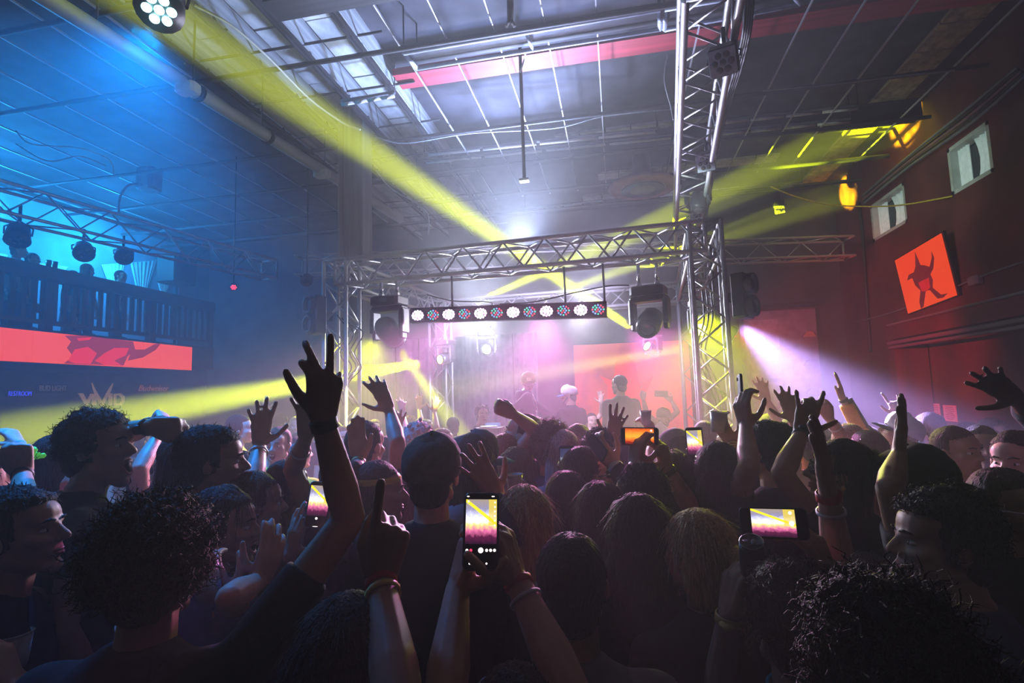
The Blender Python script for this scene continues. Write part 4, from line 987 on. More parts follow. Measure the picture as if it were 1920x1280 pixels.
    for dz, rx, ry, oy in ((.075, .066, .064, -.004), (.058, .082, .072, -.006), (.035, .122, .082, -.006), (.005, .170, .096, -.005), (-.035, .196, .110, 0), (-.14, .188, .125, .008), (-.28, .170, .120, .008), (-.42, .160, .112, 0), (-.56, .172, .122, 0), (-.64, .175, .125, 0)):
        rx2 = rx * wide * (1 + .02 * rg.uniform(-1, 1))
        R.append(C + (np.stack([cc * rx2, ss * ry + oy, 0 * cc + dz], 1) * s) @ BB.T)
    mb.rings(R, n)
    for a, b, r0, r1 in sleeves: mb.rc(a, b, r0 * s, r1 * s, 12, flat=True)
    for a, b, r0, r1 in sleeves:
        if r0 > .06: mb.rc(C + (a - C) * .3 - V(0, 0, .02) * s, a, .068 * s, .065 * s, 12)
    sc_m = CLOTH[shirt] if isinstance(shirt, str) else shirt
    so = mb.build('shirt', sc_m, root, True, off)
    rm = so.modifiers.new('fuse', 'REMESH'); rm.mode = 'VOXEL'; rm.voxel_size = .013 if zc < 2 else .018; rm.use_smooth_shade = True
    sm = so.modifiers.new('soften', 'SMOOTH'); sm.factor = .5; sm.iterations = 2
    # trousers and shoes reach the floor
    for nm, me in (('trousers', TR), ('shoes', SH)):
        t = bpy.data.objects.new(nm, me); COL.objects.link(t); t.parent = root
        t.rotation_euler = (0, 0, math.atan2(BB[1, 1], BB[0, 1]) - math.pi / 2)
        k = max(.5, (zs - floor - .50 * s)) / .93
        t.scale = (s, s, k if nm == 'trousers' else 1)
    # hair / hats
    def put(m_, nm, mt, smooth=True):
        m_.v = [H + (v * s) @ HB.T for v in m_.v]; return m_.build(nm, mt, root, smooth, off)
    dens = strand if strand is not None else (1.6 if zc < 1.3 else (1.0 if zc < 2 else (.5 if zc < 3 else .12)))
    if hair and hair[0] != 'bald':
        hm = hair_mesh(hair[0] if not cap else {'curly': 'short', 'messy': 'short', 'bigcurly': 'short'}.get(hair[0], hair[0]), rg, dens * (.4 if cap else 1))
        put(hm, 'hair', HAIR[hair[1]])
    if cap:
        kind, colr, bcol, turn = cap[0], cap[1], cap[2], cap[3] if len(cap) > 3 else 0
        Rz = np.array(Matrix.Rotation(math.radians(turn), 3, 'Z')); big = 1.07
        m1 = cap_mesh(kind); m1.v = [(v * big) @ Rz.T for v in m1.v]; o = put(m1, 'cap_crown' if kind != 'bucket' else 'hat_crown', CLOTH[colr] if isinstance(colr, str) else colr)
        if kind != 'beanie':
            m2 = brim_mesh(kind); m2.v = [(v * big + V(0, 0, .004)) @ Rz.T for v in m2.v]; o2 = put(m2, 'cap_brim' if kind == 'cap' else 'hat_brim', CLOTH[bcol] if isinstance(bcol, str) else bcol); o2.modifiers.new('t', 'SOLIDIFY').thickness = .004
            m3 = MB().ell(V(0, -.016, .133) * big, (.007, .007, .005), n=8, k=5); m3.v = [v @ Rz.T for v in m3.v]; put(m3, 'button', CLOTH[bcol] if isinstance(bcol, str) else bcol)
    fc = abs(((yaw + 180) % 360) - 180) > 45 if face is None else face
    if fc:
        for sg_ in (-1, 1):
            m_ = MB().ell((sg_ * .030, .0735, .004), (.0130, .0118, .0062), n=10, k=7); e_ = put(m_, 'eye', eyew)
            m_ = MB().ell((sg_ * .030, .0830, .004), (.0052, .0035, .0052), n=8, k=5); m_.v = [H + (v * s) @ HB.T - off for v in m_.v]; m_.build('iris', eyed, e_, True)
            if hair and hair[0] != 'bald':
                m_ = MB().poly([(sg_ * .014, .096, .027), (sg_ * .030, .094, .032), (sg_ * .046, .080, .027)], [.003, .004, .002], 6); put(m_, 'eyebrow', HAIR[hair[1]])
        if yell > .2:
            put(MB().ell((0, .086, -.062 - .012 * yell), (.019, .012, .010 + .013 * yell), n=14, k=9), 'mouth', mouthm)
            put(MB().bbox((0, .0965, -.0555), (.024, .006, .008), .002), 'teeth', teethm)
            put(MB().poly([(-.022, .083, -.06 - .012 * yell), (-.013, .092, -.052), (0, .0965, -.0495), (.013, .092, -.052), (.022, .083, -.06 - .012 * yell)], .0045, 6), 'lip', lipm)
            put(MB().poly([(-.022, .083, -.062 - .012 * yell), (-.012, .091, -.072 - .026 * yell), (0, .0935, -.074 - .027 * yell), (.012, .091, -.072 - .026 * yell), (.022, .083, -.062 - .012 * yell)], .005, 6), 'lip', lipm)
        else:
            put(MB().poly([(-.022, .082, -.058), (-.010, .0915, -.0545), (0, .093, -.056), (.010, .0915, -.0545), (.022, .082, -.058)], .0048, 6), 'lip', lipm)
            put(MB().poly([(-.020, .082, -.060), (-.009, .0915, -.0655), (0, .0925, -.0665), (.009, .0915, -.0655), (.020, .082, -.060)], .0052, 6), 'lip', lipm)
    if beard:
        m_ = MB()
        for sg_ in (-1, 1): m_.rc((sg_ * .066, .012, -.035), (sg_ * .010, .074, -.100 - .028 * yell), .016, .024, 8)
        m_.rc((-.02, .089, -.041), (.02, .089, -.041), .006, .006, 6); put(m_, 'beard', HAIR[beard])
    if glasses:
        gm = mat('glasses_' + glasses, (.8, .8, .8) if glasses == 'white' else (.02, .02, .02), .3)
        m_ = MB()
        for sg_ in (-1, 1):
            pts = [(sg_ * .033 + .024 * math.cos(a), .099 - .010 * abs(math.cos(a)), .002 + .016 * math.sin(a)) for a in np.linspace(0, 2 * math.pi, 15)]
            m_.poly(pts, .0028, 6)
            m_.poly([(sg_ * .057, .09, .006), (sg_ * .078, .06, .008), (sg_ * .084, -.01, .006)], .0028, 6)
        m_.poly([(-.01, .103, .005), (.01, .103, .005)], .0028, 6); g = put(m_, 'glasses', gm)
        for sg_ in (-1, 1):
            l = MB().ell((sg_ * .033, .098, .002), (.023, .003, .015), n=12, k=7); l.v = [H + (v * s) @ HB.T - off for v in l.v]; l.build('lens', lensdark, g, True)
    for bd in bands:                                                  # (side, fraction along forearm, radius scale, colour, width, name)
        E, W = wrists[bd[0]]; c_ = E + (W - E) * bd[1]; d = nrm(W - E); x, y, z = frame(d); q, k = circ(16); r = (.0255 + (.0415 - .0255) * max(0, (1 - bd[1])) / .7) * s * 1.10
        wdt = bd[3]; m_ = MB(); R = []
        for zz, rr in ((-wdt, .97), (-wdt * .8, 1.08), (wdt * .8, 1.08), (wdt, .97)): R.append(c_ + z * zz + (np.outer(q, x) + np.outer(k, y)) * r * rr)
        m_.rings(R, 16, cap=False)
        if bd[4] == 'watch': m_.bbox(c_ + nrm(CAM - c_ - d * np.dot(CAM - c_, d)) * r * 1.1, (.034, .034, .012), .008, np.stack([x, y, z], 1))
        m_.build(bd[4], bandm[bd[2]], root, True, off)
    if extra: extra(root, off, H, HB, C, BB, s, wrists)
    return root, wrists

# ------------------------------------------------------------------ things in hands
def pic_mat(name, kind):
    m = bpy.data.materials.new(name); m.use_nodes = True; n = m.node_tree; L = n.links.new; b = n.nodes['Principled BSDF']; b.inputs['Base Color'].default_value = (.01, .01, .01, 1); b.inputs['Roughness'].default_value = .2
    uv = n.nodes.new('ShaderNodeUVMap'); sp = n.nodes.new('ShaderNodeSeparateXYZ'); L(uv.outputs[0], sp.inputs[0])
    no = n.nodes.new('ShaderNodeTexNoise'); no.inputs['Scale'].default_value = 9; no.inputs['Detail'].default_value = 4; L(uv.outputs[0], no.inputs[0])
    def math_(op, a, b_, c=None):
        q = n.nodes.new('ShaderNodeMath'); q.operation = op
        for i, v in enumerate((a, b_, c)):
            if v is None: continue
            if isinstance(v, (int, float)): q.inputs[i].default_value = v
            else: L(v, q.inputs[i])
        return q.outputs[0]
    nv = math_('MULTIPLY_ADD', no.outputs[0], .22, -.11); yv = math_('ADD', sp.outputs[1], nv)
    rp = n.nodes.new('ShaderNodeValToRGB'); L(yv, rp.inputs[0]); e = rp.color_ramp
    ramps = {'club': [(.0, (.02, .005, .02)), (.16, (.10, .01, .05)), (.30, (.75, .15, .35)), (.42, (.95, .75, .25)), (.52, (.95, .9, 1)), (.62, (.75, .75, 1)), (.78, (.28, .26, .42)), (1, (.35, .28, .22))],
             'orange': [(0, (.05, .0, .0)), (.16, (.35, .02, .0)), (.32, (1, .18, .01)), (.5, (1, .42, .03)), (.68, (1, .30, .02)), (.85, (.9, .16, .01)), (1, (.45, .05, .0))],
             'blue': [(0, (.01, .01, .02)), (.4, (.03, .04, .12)), (.55, (.5, .55, .75)), (.62, (.06, .08, .2)), (1, (.05, .06, .16))]}[kind]
    while len(e.elements) > 1: e.elements.remove(e.elements[-1])
    e.elements[0].position, e.elements[0].color = ramps[0][0], (*ramps[0][1], 1)
    for p_, c_ in ramps[1:]: q = e.elements.new(p_); q.color = (*c_, 1)
    col = rp.outputs[0]
    if kind == 'club':                                      # the yellow beam seen on the phone
        dv = math_('ABSOLUTE', math_('SUBTRACT', math_('ADD', sp.outputs[1], math_('MULTIPLY', sp.outputs[0], .55)), .98), 0)
        msk = math_('LESS_THAN', dv, .045); mx = n.nodes.new('ShaderNodeMix'); mx.data_type = 'RGBA'; L(msk, mx.inputs[0]); L(col, mx.inputs[6]); mx.inputs[7].default_value = (1, .8, .03, 1); col = mx.outputs[2]
        mr = math_('MULTIPLY', math_('GREATER_THAN', sp.outputs[0], .74), math_('GREATER_THAN', sp.outputs[1], .42)); mr = math_('MULTIPLY', mr, .75); mx = n.nodes.new('ShaderNodeMix'); mx.data_type = 'RGBA'; L(mr, mx.inputs[0]); L(col, mx.inputs[6]); mx.inputs[7].default_value = (.8, .6, .02, 1); col = mx.outputs[2]
    L(col, b.inputs['Emission Color']); b.inputs['Emission Strength'].default_value = 1.3 if kind != 'blue' else .6
    m.cycles.emission_sampling = 'NONE'; return m
PIC = {k: pic_mat('phone_picture_' + k, k) for k in ('club', 'orange', 'blue')}
casem = {k: mat('phone_case_' + k, c, .35, 0, .2, 20) for k, c in dict(black=(.02, .02, .025), teal=(.1, .25, .3), clear=(.25, .25, .22), navy=(.02, .03, .08)).items()}
icon = mat('screen_icon', (.8, .8, .8), .3, emit=(1, .9, .85), strength=1.6); icr = mat('screen_icon_red', (.8, .1, .2), .3, emit=(1, .05, .15), strength=1.2)
def phone(label, px, py, d, landscape=False, rot=0, kind='club', case='black', away=False, ui=False, tilt=0.0, picfrac=.72, sc_=1.0, turn=0):
    c = P(px, py, d); r_ = math.radians(rot)
    n_ = nrm(CAM - c) if not away else nrm(c - CAM); n_ = nrm(n_ + V(0, 0, tilt))
    rt = nrm(_r - n_ * np.dot(_r, n_)); up = np.cross(n_, rt)
    if np.dot(up, _u) < 0: up = -up
    if turn:
        a_ = math.radians(turn); n_, rt = n_ * math.cos(a_) + rt * math.sin(a_), rt * math.cos(a_) - n_ * math.sin(a_)
    rt, up = rt * math.cos(r_) + up * math.sin(r_), up * math.cos(r_) - rt * math.sin(r_)
    wd, ht = (.074 * sc_, .152 * sc_) if not landscape else (.152 * sc_, .074 * sc_)
    M = np.stack([rt, up, n_], 1); t = thing('phone', label, 'phone', c)
    def rr(w_, h_, rad, z):
        pts = []
        for cx_, cy_, a0 in ((w_ / 2 - rad, h_ / 2 - rad, 0), (-w_ / 2 + rad, h_ / 2 - rad, 90), (-w_ / 2 + rad, -h_ / 2 + rad, 180), (w_ / 2 - rad, -h_ / 2 + rad, 270)):
            for j in range(5): a = math.radians(a0 + j * 22.5); pts.append((cx_ + rad * math.cos(a), cy_ + rad * math.sin(a), z))
        return np.array(pts) @ M.T
    MB().rings([rr(wd - .004, ht - .004, .011, -.0055), rr(wd, ht, .013, -.003), rr(wd, ht, .013, .003), rr(wd - .003, ht - .003, .012, .0052)], 20).build('case', casem[case], t, False)
    MB().rings([rr(wd - .007, ht - .007, .009, .0052), rr(wd - .008, ht - .008, .009, .0056)], 20).build('glass', mat('phone_glass', (.008, .008, .01), .12, spec=.7), t)
    if landscape: x0, x1, y0, y1 = -wd * picfrac / 2, wd * picfrac / 2, -ht / 2 + .005, ht / 2 - .005
    else: x0, x1, y1, y0 = -wd / 2 + .005, wd / 2 - .005, ht / 2 - .014, ht / 2 - .014 - (ht - .02) * picfrac
    me = bpy.data.meshes.new('picture'); v = np.array([(x0, y0, .006), (x1, y0, .006), (x1, y1, .006), (x0, y1, .006)]) @ M.T
    me.from_pydata(v.tolist(), [], [(0, 1, 2, 3)]); ul = me.uv_layers.new(name='UVMap')
    for i, q in enumerate(((0, 0), (1, 0), (1, 1), (0, 1))): ul.data[i].uv = q
    me.materials.append(PIC[kind]); o = bpy.data.objects.new('picture', me); COL.objects.link(o); o.parent = t
    def dot(x, y, r, m=icon, sx=1.0): MB().rings([(np.stack([circ(10)[0] * r * sx + x, circ(10)[1] * r + y, 0 * circ(10)[0] + z], 1)) @ M.T for z in (.0062, .0066)], 10).build('screen_icon', m, t)
    if ui and not landscape:
        yb = y0 - .012; dot(0, yb, .0055)
        for i, x in enumerate((-.028, -.02, .012, .02, .028)): dot(x, yb, .003, icr if i == 1 else icon)
        for x in (-.022, 0, .012): dot(x, -ht / 2 + .014, .002)
        dot(0, -ht / 2 + .007, .0012, icon, 9)
        for i in range(6): dot(x1 - .004, y1 - .006 - .009 * i, .0018)
        dot(x0 + .005, y1 - .004, .002); dot(x0 + .004, y1 + .006, .0012, icon, 2.4); dot(x1 - .008, y1 + .006, .0012, icon, 3)
    elif landscape:
        dot(x1 - .009, 0, .006); dot(x1 - .010, y1 - .008, .004)
    else:
        dot(0, y0 - .008, .004); dot(0, -ht / 2 + .007, .0011, icon, 8)
    MB().rings([(np.stack([circ(12)[0] * .008 + (-.018 if not landscape else wd / 2 - .02), circ(12)[1] * .008 + (ht / 2 - .02), 0 * circ(12)[0] + z], 1)) @ M.T for z in (-.0055, -.008)], 12).build('camera_lens', lensdark, t)
    return t
cupm = mat('cup_plastic', (.75, .72, .70), .35, 0, .08, 8, trans=.35); drink = mat('cup_drink', (.55, .18, .14), .2, 0, .1, 6)
def cup(label, px, py, d, h=.11, r=.042, tilt=0.0, rim=None, full=.55):
    c = P(px, py, d); t = thing('plastic_cup', label, 'cup', c); q, k = circ(20)
    ax = nrm(Z0 + R0 * tilt); x, y, z = frame(ax)
    def ring(r_, z_): return (np.outer(q, x) + np.outer(k, y)) * r_ + z * z_
    MB().rings([ring(r * .72, -h / 2), ring(r, h / 2), ring(r * .96, h / 2), ring(r * .69, -h / 2 + .004), ring(.002, -h / 2 + .004)], 20).build('wall', cupm, t, True)
    MB().rings([ring(r * 1.0, h / 2 - .003), ring(r * 1.06, h / 2), ring(r * 1.0, h / 2 + .003)], 20, cap=False).build('rim', cupm, t, True)
    f = -h / 2 + .006 + h * full; MB().rings([ring(r * .66, -h / 2 + .006), ring(r * (.70 + .27 * full), f), ring(.002, f)], 20).build('drink', drink, t, True)
    return t

# ------------------------------------------------------------------ the crowd
FZ = .15
camo = mat('camo_cloth', (.05, .05, .045), .85, 0, .8, 22, .3)
plaid = CLOTH['plaidblue']
def band_extra(color, z0, z1, rad, nm):
    def f(root, off, H, HB, C, BB, s, wr):
        q, k = circ(20); R = []
        for z, g in ((z0, 1.0), (z0 + .2 * (z1 - z0), 1.03), (z1 - .2 * (z1 - z0), 1.03), (z1, 1.0)): R.append(np.stack([q * rad[0] * g, k * rad[1] * g + rad[2], 0 * q + z], 1))
        m = MB().rings(R, 20, cap=False); m.v = [H + (v * s) @ HB.T for v in m.v]; m.build(nm, color, root, True, off)
    return f
def collar(color):
    def f(root, off, H, HB, C, BB, s, wr):
        q, k = circ(20); R = [C + np.stack([q * r, k * r * .9, 0 * q + z], 1) @ BB.T for z, r in ((.0, .115), (.03, .092), (.07, .078), (.10, .080))]
        o = MB().rings(R, 20, cap=False).build('collar', color, root, True, off); o.modifiers.new('t', 'SOLIDIFY').thickness = .008
    return f
def hoodie(root, off, H, HB, C, BB, s, wr):
    for sg_ in (-1, 1):
        MB().poly([C + BB @ V(sg_ * .05, .085, .03), C + BB @ V(sg_ * .058, .13, -.08), C + BB @ V(sg_ * .055, .148, -.20)], .007, 6).build('drawstring', bandm['white'], root, True, off)
    R = [C + np.stack([circ(18)[0] * r, circ(18)[1] * r * .95 - .02, 0 * circ(18)[0] + z], 1) @ BB.T for z, r in ((-.01, .13), (.03, .115), (.07, .105), (.085, .09), (.05, .085))]
    MB().rings(R, 18, cap=False).build('hood', CLOTH['navy'], root, True, off)
    m = MB().bbox((0, .118, .075), (.062, .006, .032), .004); m.v = [H + v @ HB.T for v in m.v]; lab = m.build('cap_patch', bandm['white'], root, False, off)
    for i in range(4):
        m = MB().box((-.021 + .014 * i, .1215, .075), (.009 if i % 2 else .011, .002, .020)); m.v = [H + v @ HB.T - off for v in m.v]; m.build('patch_letter', bandm['black'], lab)
def scrunchie(root, off, H, HB, C, BB, s, wr):
    v, f = ico(); m = MB(); rg = random.Random(3)
    for i in range(26): m.add(H + HB @ (V(.02, -.11, .055) + V(rg.gauss(0, .02), rg.gauss(0, .012), rg.gauss(0, .016))) + v * .012, f)
    m.build('scrunchie', mat('neon_scrunchie', (.25, .95, .1), .7, emit=(.1, .6, .02), strength=.35), root, True, off)
def stripes(root, off, H, HB, C, BB, s, wr):
    E, W = wr['R']
    S = C + BB @ V(.178, 0, 0) * s
    for a, b in ((S, E), (E, W)):
        d = nrm(b - a); x, y, z = frame(d)
        MB().rc(a + y * .03 * s + d * .02, b + y * .026 * s - d * .02, .044 * s, .036 * s, 10, flat=True).build('sleeve_panel', CLOTH['black'], root, True, off)
def earring(root, off, H, HB, C, BB, s, wr):
    MB().ell(H + HB @ V(-.088, -.01, -.04), (.008, .008, .012), n=8, k=5).build('earring', bandm['gold'], root, True, off)
pe = lambda *a, **k: person(*a, **{**dict(floor=FZ), **k})

# foreground
pe('young man in side profile facing right at the bottom left corner', 42, 1003, 1.5, 82, 8, hair=('messy', 'black'), shirt='navy', sleeve=0, arms=[('R', (70, 1330), (20, 1290), (-15, 1215), 'grip', 40)], byaw=70)
pe('man with big curly hair seen from behind, one arm raised with spread fingers', 298, 1066, 1.2, 2, hair=('bigcurly', 'dark'), shirt='black', sleeve=.62, skin=1, arms=[('R', (655, 972), (604, 782), (613, 660), 'ring', 0, 1.24)], bands=[('R', .93, 'black', .014, 'wristband')], wide=1.12)
pe('dark haired person whose raised fist points one finger at the bottom', 655, 1250, 1.0, 0, hair=('long', 'black'), shirt='black', sleeve=.4, skin=1, arms=[('R', (752, 1340), (714, 1085), (735, 975), 'point', 15, 1.04)], bands=[('R', .96, 'red', .011, 'wristband'), ('R', .86, 'gold', .006, 'bracelet')])
pe('person at the bottom centre holding the largest phone with both hands', 970, 1372, 1.0, 0, 12, hair=('short', 'black'), shirt='black', sleeve=.3, arms=[('L', (832, 1330), (858, 1100), (884, 1010), 'grip', -62, 1.13), ('R', (1070, 1300), (968, 1085), (938, 990), 'grip', 62, 1.13)], bands=[('R', .95, 'red', .008, 'wristband'), ('R', .8, 'silver', .004, 'bracelet')])
phone('largest upright phone at the bottom centre filming the stage', 902, 995, 1.10, False, 0, 'club', 'navy', ui=True, picfrac=.66)
pe('man with cropped black hair seen from behind at bottom centre', 1072, 1098, 1.3, 4, hair=('crop', 'black'), shirt='grey', sleeve=.5, skin=1)
pe('woman with blonde hair tied low, lit from the side', 1304, 1040, 1.5, -30, hair=('pony', 'blonde'), shirt='black', strand=1.6, s=.95)
pe('person in white shirt and teal collar holding a wide phone and a can', 1482, 1165, 1.16, 0, hair=('messy', 'black'), shirt='white', sleeve=.5, skin=1, extra=collar(CLOTH['teal']), arms=[('L', (1342, 1330), (1366, 1152), (1392, 1010), 'grip', -50, 1.30), ('R', (1592, 1200), (1556, 1085), (1512, 985), 'grip', 60, 1.32)], bands=[('L', .96, 'gold', .012, 'watch'), ('R', .95, 'silver', .008, 'wristband')])
phone('wide phone at lower right filming the bright stage', 1450, 980, 1.30, True, -2, 'club', 'black', picfrac=.64)
def can(px, py, d):
    c = P(px, py, d); t = thing('drink_can', 'slim dark drink can held under the wide phone', 'can', c); q, k = circ(20)
    ax = nrm(CAM - c) * .55 + Z0 * .85; x, y, z = frame(ax)
    rg = lambda r, h: (np.outer(q, x) + np.outer(k, y)) * r + z * h
    MB().rings([rg(.024, -.078), rg(.029, -.07), rg(.029, .052), rg(.0265, .066)], 20).build('body', mat('can_navy', (.03, .06, .10), .35, .6), t, True)
    MB().rings([rg(.0265, .066), rg(.0275, .069), rg(.025, .070), rg(.024, .064), rg(.002, .064)], 20).build('lid', mat('can_lid', (.12, .13, .15), .35, .8), t, True)
    MB().rings([(np.outer(q, x) * .5 + np.outer(k, y)) * r + z * h + x * .004 for r, h in ((.009, .067), (.010, .069), (.004, .069))], 20).build('tab', mat('can_lid', (.12, .13, .15)), t, True)
can(1412, 1058, 1.27)
pe('person with very big dark curly hair filling the bottom right', 1652, 1288, .82, 0, hair=('bigcurly', 'black'), shirt='black', skin=2)
pe('curly haired person in profile facing left wearing a denim jacket', 1762, 1020, 1.35, -78, 4, hair=('curly', 'black'), shirt='denim', sleeve=1.9, glasses=None, byaw=-45)
pe('person in white framed sunglasses at the right edge', 1898, 955, 1.75, 165, hair=('short', 'black'), shirt='black', glasses='white', skin=1)
pe('man in black backwards cap turned left with one palm raised', 1722, 912, 1.85, -55, hair=('crop', 'black'), cap=('cap', 'black', 'black', 180), shirt='grey', skin=1, arms=[('L', (1668, 915), (1686, 852), (1692, 788), 'flat', 80)])
pe('face under a dark cap in profile between the orange jacket and backwards cap', 1643, 908, 2.2, -85, hair=('short', 'black'), cap=('cap', 'black', 'black'), shirt='black', s=.95)
pe('long haired woman in dark glasses raising a hand with a watch', 1572, 888, 2.0, -65, 10, hair=('long', 'black'), shirt='black', glasses='black', skin=1, s=.97, arms=[('L', (1466, 888), (1503, 812), (1520, 752), 'shaka', 10)], bands=[('L', .97, 'black', .016, 'watch')], extra=earring)
pe('hidden person whose braceleted hand claps before the long haired woman', 1632, 1130, 1.45, 0, hair=('short', 'black'), shirt='black', arms=[('L', (1578, 1090), (1553, 925), (1536, 822), 'flat', 75)], bands=[('L', .97, 'red', .012, 'wristband'), ('L', .8, 'silver', .004, 'bracelet')])

# left middle
pe('shouting man with wavy black hair and dark green shirt in profile', 188, 842, 1.9, 84, 6, hair=('curly', 'black'), shirt='green', yell=1, byaw=50, arms=[('L', (238, 812), (283, 798), (318, 802), 'fist', 0)], bands=[('L', .9, 'black', .014, 'watch')])
pe('dark haired person with neon green scrunchie behind the shouting man', 118, 872, 2.3, 20, hair=('pony', 'black'), shirt='black', extra=scrunchie, arms=[('R', (188, 992), (132, 902), (138, 950), 'relaxed', 0)])
pe('person at the left edge with raised dark fist', -32, 915, 1.9, 20, hair=('short', 'black'), shirt='purple', arms=[('R', (42, 950), (42, 888), (28, 820), 'fist', 0)], bands=[('R', .95, 'black', .014, 'wristband')])
pe('person at far left whose yellow lit hand wears a blue band', -12, 885, 3.2, 20, hair=('short', 'dark'), shirt='grey', sleeve=.6, arms=[('R', (52, 880), (36, 832), (12, 802), 'grip', 30)], bands=[('R', .94, 'blue', .014, 'wristband')])
pe('brown haired woman with yellow lit face near the left edge', 92, 868, 3.2, 140, hair=('long', 'brown'), shirt='black', s=.95)
pe('laughing woman facing the camera beside the shouting man', 312, 852, 2.8, 172, -4, hair=('long', 'dark'), shirt='black', yell=.4, s=.95, arms=[('R', (262, 880), (297, 815), (310, 782), 'fist', 20)])
pe('man in profile with plaid shirt and short black hair', 402, 868, 1.95, 68, hair=('messy', 'black'), shirt='plaidblue', sleeve=1.9, byaw=30)
pe('dark haired person between the laughing woman and plaid shirt man', 352, 868, 2.2, 10, hair=('long', 'black'), shirt='black', s=.95)
pe('woman with wavy black hair laughing in profile at left', 424, 990, 1.75, 80, hair=('wavy', 'black'), shirt='blue', yell=.5, s=.95, arms=[('R', (432, 1120), (488, 1088), (508, 1035), 'relaxed', 20), ('L', (405, 1190), (424, 1125), (396, 1078), 'grip', -30, 1.54)])
pe('woman with straight brown hair holding the upright phone at left', 480, 948, 2.0, 55, hair=('long', 'brown'), shirt='black', s=.95, arms=[('L', (505, 1085), (545, 1040), (566, 955), 'open', -50, 1.85), ('R', (655, 1045), (628, 1005), (614, 940), 'grip', 50, 1.85)], bands=[('L', .85, 'gold', .005, 'bracelet')])
phone('upright phone at left beside the raised forearm', 597, 946, 1.80, False, -3, 'club', 'teal', picfrac=.74)
pe('person raising a spread hand with a bangle at left', 452, 902, 2.3, 20, hair=('short', 'black'), shirt='black', arms=[('R', (474, 905), (488, 832), (492, 775), 'open', 180)], bands=[('R', .75, 'silver', .005, 'bangle')])
pe('close cropped person raising an open palm before the yellow beam', 540, 918, 2.3, 10, hair=('crop', 'dark'), shirt='black', skin=1, arms=[('R', (548, 882), (574, 818), (576, 765), 'open', 160)], bands=[('R', .6, 'silver', .004, 'bracelet')])
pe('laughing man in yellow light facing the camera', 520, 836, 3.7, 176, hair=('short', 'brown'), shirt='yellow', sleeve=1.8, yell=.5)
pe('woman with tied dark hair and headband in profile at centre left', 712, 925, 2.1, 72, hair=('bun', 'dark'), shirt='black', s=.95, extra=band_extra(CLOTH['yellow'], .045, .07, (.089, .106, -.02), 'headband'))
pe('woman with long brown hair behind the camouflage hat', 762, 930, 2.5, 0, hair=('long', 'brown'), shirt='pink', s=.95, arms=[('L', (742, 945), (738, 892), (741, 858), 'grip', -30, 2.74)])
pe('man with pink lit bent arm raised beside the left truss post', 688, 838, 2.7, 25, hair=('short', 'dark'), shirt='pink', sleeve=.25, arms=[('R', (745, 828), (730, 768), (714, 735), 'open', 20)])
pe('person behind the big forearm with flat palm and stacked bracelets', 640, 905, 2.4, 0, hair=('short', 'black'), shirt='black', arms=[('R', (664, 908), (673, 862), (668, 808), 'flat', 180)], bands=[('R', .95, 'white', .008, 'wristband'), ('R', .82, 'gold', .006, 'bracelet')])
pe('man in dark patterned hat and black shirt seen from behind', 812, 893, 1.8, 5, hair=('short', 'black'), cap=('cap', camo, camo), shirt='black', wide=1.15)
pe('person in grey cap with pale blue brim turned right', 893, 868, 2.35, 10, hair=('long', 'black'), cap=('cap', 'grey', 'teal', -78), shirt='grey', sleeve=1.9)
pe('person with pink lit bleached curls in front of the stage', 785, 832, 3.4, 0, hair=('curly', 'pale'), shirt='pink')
pe('bearded man in profile raising a fist below the performers', 978, 816, 3.1, -72, 14, hair=('short', 'dark'), beard='dark', shirt='black', arms=[('L', (1004, 806), (962, 776), (942, 766), 'fist', 0)])
pe('woman with brown hair in a pink top holding a cup', 968, 888, 2.7, 5, hair=('wavy', 'brown'), shirt='pink', s=.95, arms=[('R', (1004, 965), (992, 938), (970, 902), 'grip', 40, 2.38)])
cup('pink lit plastic cup raised in front of the brown haired woman', 965, 910, 2.36, .10, .038)
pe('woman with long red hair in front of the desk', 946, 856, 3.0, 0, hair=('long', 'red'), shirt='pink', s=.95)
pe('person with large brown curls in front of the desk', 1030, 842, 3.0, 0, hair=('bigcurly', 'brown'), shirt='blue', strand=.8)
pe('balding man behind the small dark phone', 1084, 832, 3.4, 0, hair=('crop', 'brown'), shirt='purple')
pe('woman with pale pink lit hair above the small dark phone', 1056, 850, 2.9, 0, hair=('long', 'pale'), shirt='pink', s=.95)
pe('woman with long black hair holding the small dark phone', 1062, 942, 2.15, 0, hair=('long', 'black'), shirt='black', s=.95, arms=[('R', (1115, 965), (1090, 912), (1076, 866), 'grip', 55, 2.45)])
phone('small dark phone held up at the centre of the crowd', 1064, 867, 2.42, False, 0, 'blue', 'navy')
pe('person in dark glasses looking right beside the small phone', 1100, 892, 2.4, 62, hair=('short', 'dark'), shirt='red', glasses='black')
pe('woman with long blonde hair and black sleeve reaching up', 985, 985, 1.7, 8, hair=('long', 'blonde'), shirt='black', sleeve=1.9, s=.95, arms=[('L', (948, 1015), (932, 930), (896, 872), 'open', 10)])
pe('woman with straight black hair left of the cuffed arm', 1126, 970, 1.9, 0, hair=('long', 'black'), shirt='black', s=.95)
pe('person with loose black hair behind the cropped man', 1196, 1012, 1.65, 0, hair=('wavy', 'black'), shirt='black', skin=1)
pe('person holding the wide phone with an orange picture', 1205, 940, 1.95, 0, hair=('messy', 'black'), shirt='navy', arms=[('R', (1304, 965), (1252, 880), (1232, 815), 'grip', 55, 2.15), ('L', (1168, 935), (1190, 872), (1196, 832), 'grip', -40, 2.15)], bands=[('R', .97, 'black', .012, 'wristband')])
phone('wide phone showing an orange picture of the stage', 1199, 818, 2.16, True, -1, 'orange', 'clear', picfrac=.74)
pe('person raising a pink lit open hand behind the orange phone', 1122, 852, 2.9, 0, hair=('curly', 'black'), shirt='denim', arms=[('R', (1140, 890), (1147, 825), (1160, 768), 'open', 0)])
